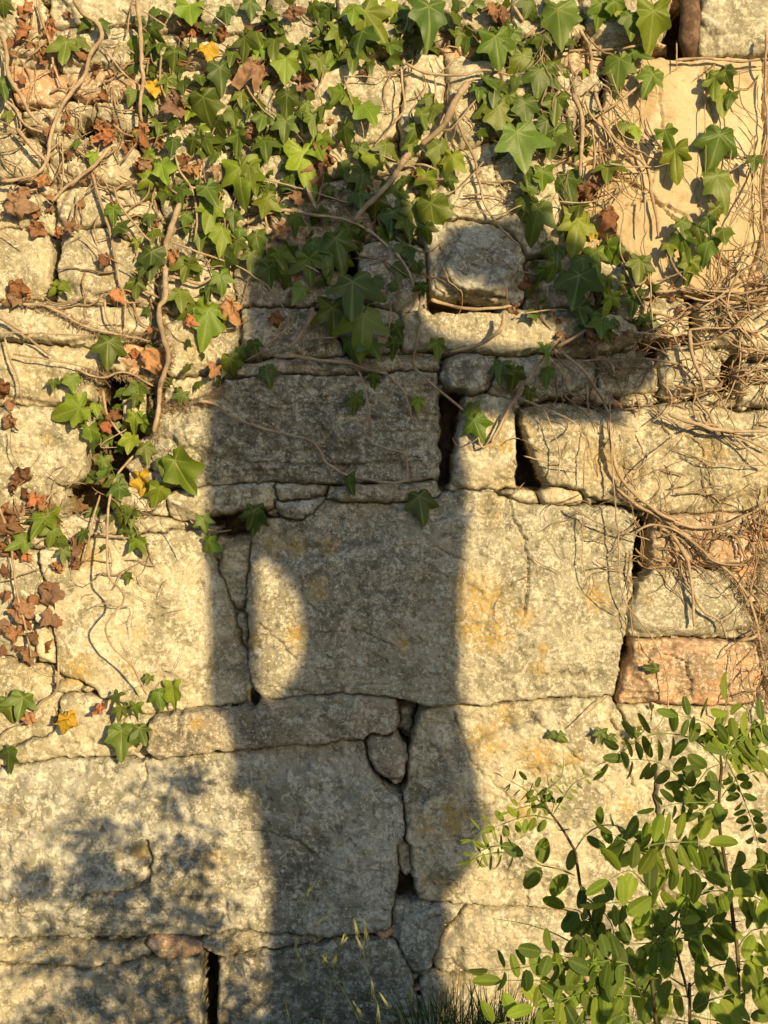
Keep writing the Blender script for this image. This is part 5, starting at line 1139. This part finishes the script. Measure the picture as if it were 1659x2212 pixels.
# face: eyes, mouth
M_EYE = plain('eye', (.08, .05, .04), .3)
for s_ in (-1, 1): part('eye', [ball(hc + FW * .088 + UU * s_ * .032 + Vector((0, 0, .012)), .014, .010, .008, 8)], M_EYE)
part('mouth', [ball(hc + FW * .088 + Vector((0, 0, -.058)), .024, .008, .006, 8)], plain('lips', (.42, .16, .14), .5))
part('hair', [ball(hc + WW * .018 + Vector((0, 0, .012)), .086, .100, .122), loft([(640, 880, 450, .7), (560, 915, 530, .8), (528, 928, 600, .8), (520, 915, 650, .8), (520, 862, 700, .7), (530, 850, 800, .5)])], M_HAIR, .01)
# sun hat: crown and soft drooping brim
crown = loft([(735, 760, 366, .8), (672, 835, 380, 1.5), (648, 868, 420, 1.6), (628, 892, 480, 1.6), (622, 900, 530, 1.6)], 28)
def brim():
    V = []; F = []; n = 48
    cx = 727; 
    for k in range(n):
        t = 2 * math.pi * k / n; c, s_ = math.cos(t), math.sin(t)
        for j, f in enumerate((.60, .75, .9, 1.0)):
            for dz in (0, .004):
                px = cx + 208 * f * c; py = 492 + 70 * (f - .6) + 70 * (f - .6) / .4 * abs(c) ** 2 + (14 if c < 0 else -10) * abs(c) * (f - .5)
                V.append(PS(px, py, .17 * f * s_) + Vector((0, 0, dz)))
    for k in range(n):
        a, b = k * 8, ((k + 1) % n) * 8
        for j in range(3):
            F.append((a + 2 * j, a + 2 * j + 2, b + 2 * j + 2, b + 2 * j)); F.append((a + 2 * j + 1, b + 2 * j + 1, b + 2 * j + 3, a + 2 * j + 3))
        F.append((a + 6, a + 7, b + 7, b + 6)); F.append((a, b, b + 1, a + 1))
    return V, F
part('sun_hat', [crown, brim()], M_HAT)
# loose jacket with sleeves
coat = [loft([(560, 900, 690, .6), (512, 960, 750, .9), (520, 985, 830, 1), (520, 985, 930, 1), (520, 1012, 1040, 1), (535, 998, 1150, 1), (580, 990, 1222, 1), (628, 986, 1300, 1), (642, 984, 1380, 1), (634, 984, 1440, 1), (600, 986, 1500, 1), (555, 1008, 1560, 1), (548, 1030, 1700, 1), (545, 1047, 1790, 1), (570, 1010, 1880, 1), (590, 975, 1925, 1)], 24),
        smooth_tube([PS(900, 815), PS(1080, 830), PS(1250, 850), PS(1350, 858)], [.066, .060, .060, .057]),
        smooth_tube([PS(1356, 848), PS(1316, 765), PS(1225, 640), PS(1100, 572), PS(1000, 580)], [.054, .060, .068, .064, .060]),
        smooth_tube([PS(570, 770), PS(510, 880), PS(494, 1100), PS(498, 1330), PS(502, 1450)], [.052, .050, .042, .039, .038]),
        smooth_tube([PS(502, 1440), PS(510, 1520), PS(545, 1620), PS(560, 1700)], [.038, .040, .042, .047])]
part('jacket', coat, M_COAT, .009)
part('trousers', [smooth_tube([PS(715, 1480), PS(700, 1800), PS(690, 2100), foot(gl) + Vector((0, 0, .04))], [.078, .080, .085, .07]), smooth_tube([PS(845, 1480), PS(848, 1800), PS(850, 2100), foot(gr) + Vector((0, 0, .04))], [.078, .080, .085, .07])], M_TROU, .01)
for g_ in (gl, gr):
    f0 = foot(g_); part('shoe', [ball(f0 + FW * .07 + Vector((0, 0, -.015)), .045, .13, .038)], M_SHOE)
# phone, held upright, and the fingers round it
ph = PS(1000, 540, -.03)
def box(c, a, b, d, ra, rb, rd):
    V = [c + a * ra * i + b * rb * j + d * rd * k for i in (-1, 1) for j in (-1, 1) for k in (-1, 1)]
    return V, [(0, 1, 3, 2), (4, 6, 7, 5), (0, 4, 5, 1), (2, 3, 7, 6), (0, 2, 6, 4), (1, 5, 7, 3)]
pv = (Vector((0, 0, 1)) - UU * .25).normalized(); pu = pv.cross(WW).normalized()
pv = (Vector((0, 0, 1)) - UU * .12).normalized(); pu = pv.cross(WW).normalized()
pv_, pf_ = box(PS(1052, 532, -.01), pu, pv, WW, .076, .038, .004)
phone = link('phone', mesh_py('phone', pv_, pf_, False), None, M_PHONE); tag(phone, "phone held up in the photographer's right hand behind the camera", 'phone')
bv = phone.modifiers.new('edge', 'BEVEL'); bv.width = .003; bv.segments = 2
palm = PS(985, 568, .01); pc = PS(1052, 540)
hs = [ball(palm, .046, .024, .050, 10), smooth_tube([hand, palm], [.024, .030])]
for k in range(4):
    b = palm + pv * (.030 - .018 * k); e = pc + pu * (-.036 if pu.dot(palm - pc) < 0 else .036) * .2 + pv * (.028 - .02 * k) + FW * .012
    hs.append(smooth_tube([b, (b + e) / 2 + FW * .020, e], [.0095, .0088, .007], 8))
hs.append(smooth_tube([palm + WW * .01, (palm + pc) / 2 + WW * .022 + pv * .01, pc + WW * .012 + pv * .012], [.012, .010, .008], 8))
part('hand', hs, M_SKIN, .004)
hl = PS(575, 1635); hs = [ball(hl, .030, .020, .042, 10)]
for k in range(4):
    b = hl + UU * (-.022 + .014 * k) + Vector((0, 0, -.03)); hs.append(smooth_tube([b, b + Vector((0, 0, -.03)) + FW * .008, b + Vector((0, 0, -.055 + .006 * abs(k - 1.5))) + FW * .022], [.009, .008, .0065], 8))
hs.append(smooth_tube([hl + UU * .025, hl + UU * .042 + Vector((0, 0, -.02)), hl + UU * .045 + Vector((0, 0, -.045))], [.011, .009, .007], 8))
part('hand', hs, M_SKIN, .004)
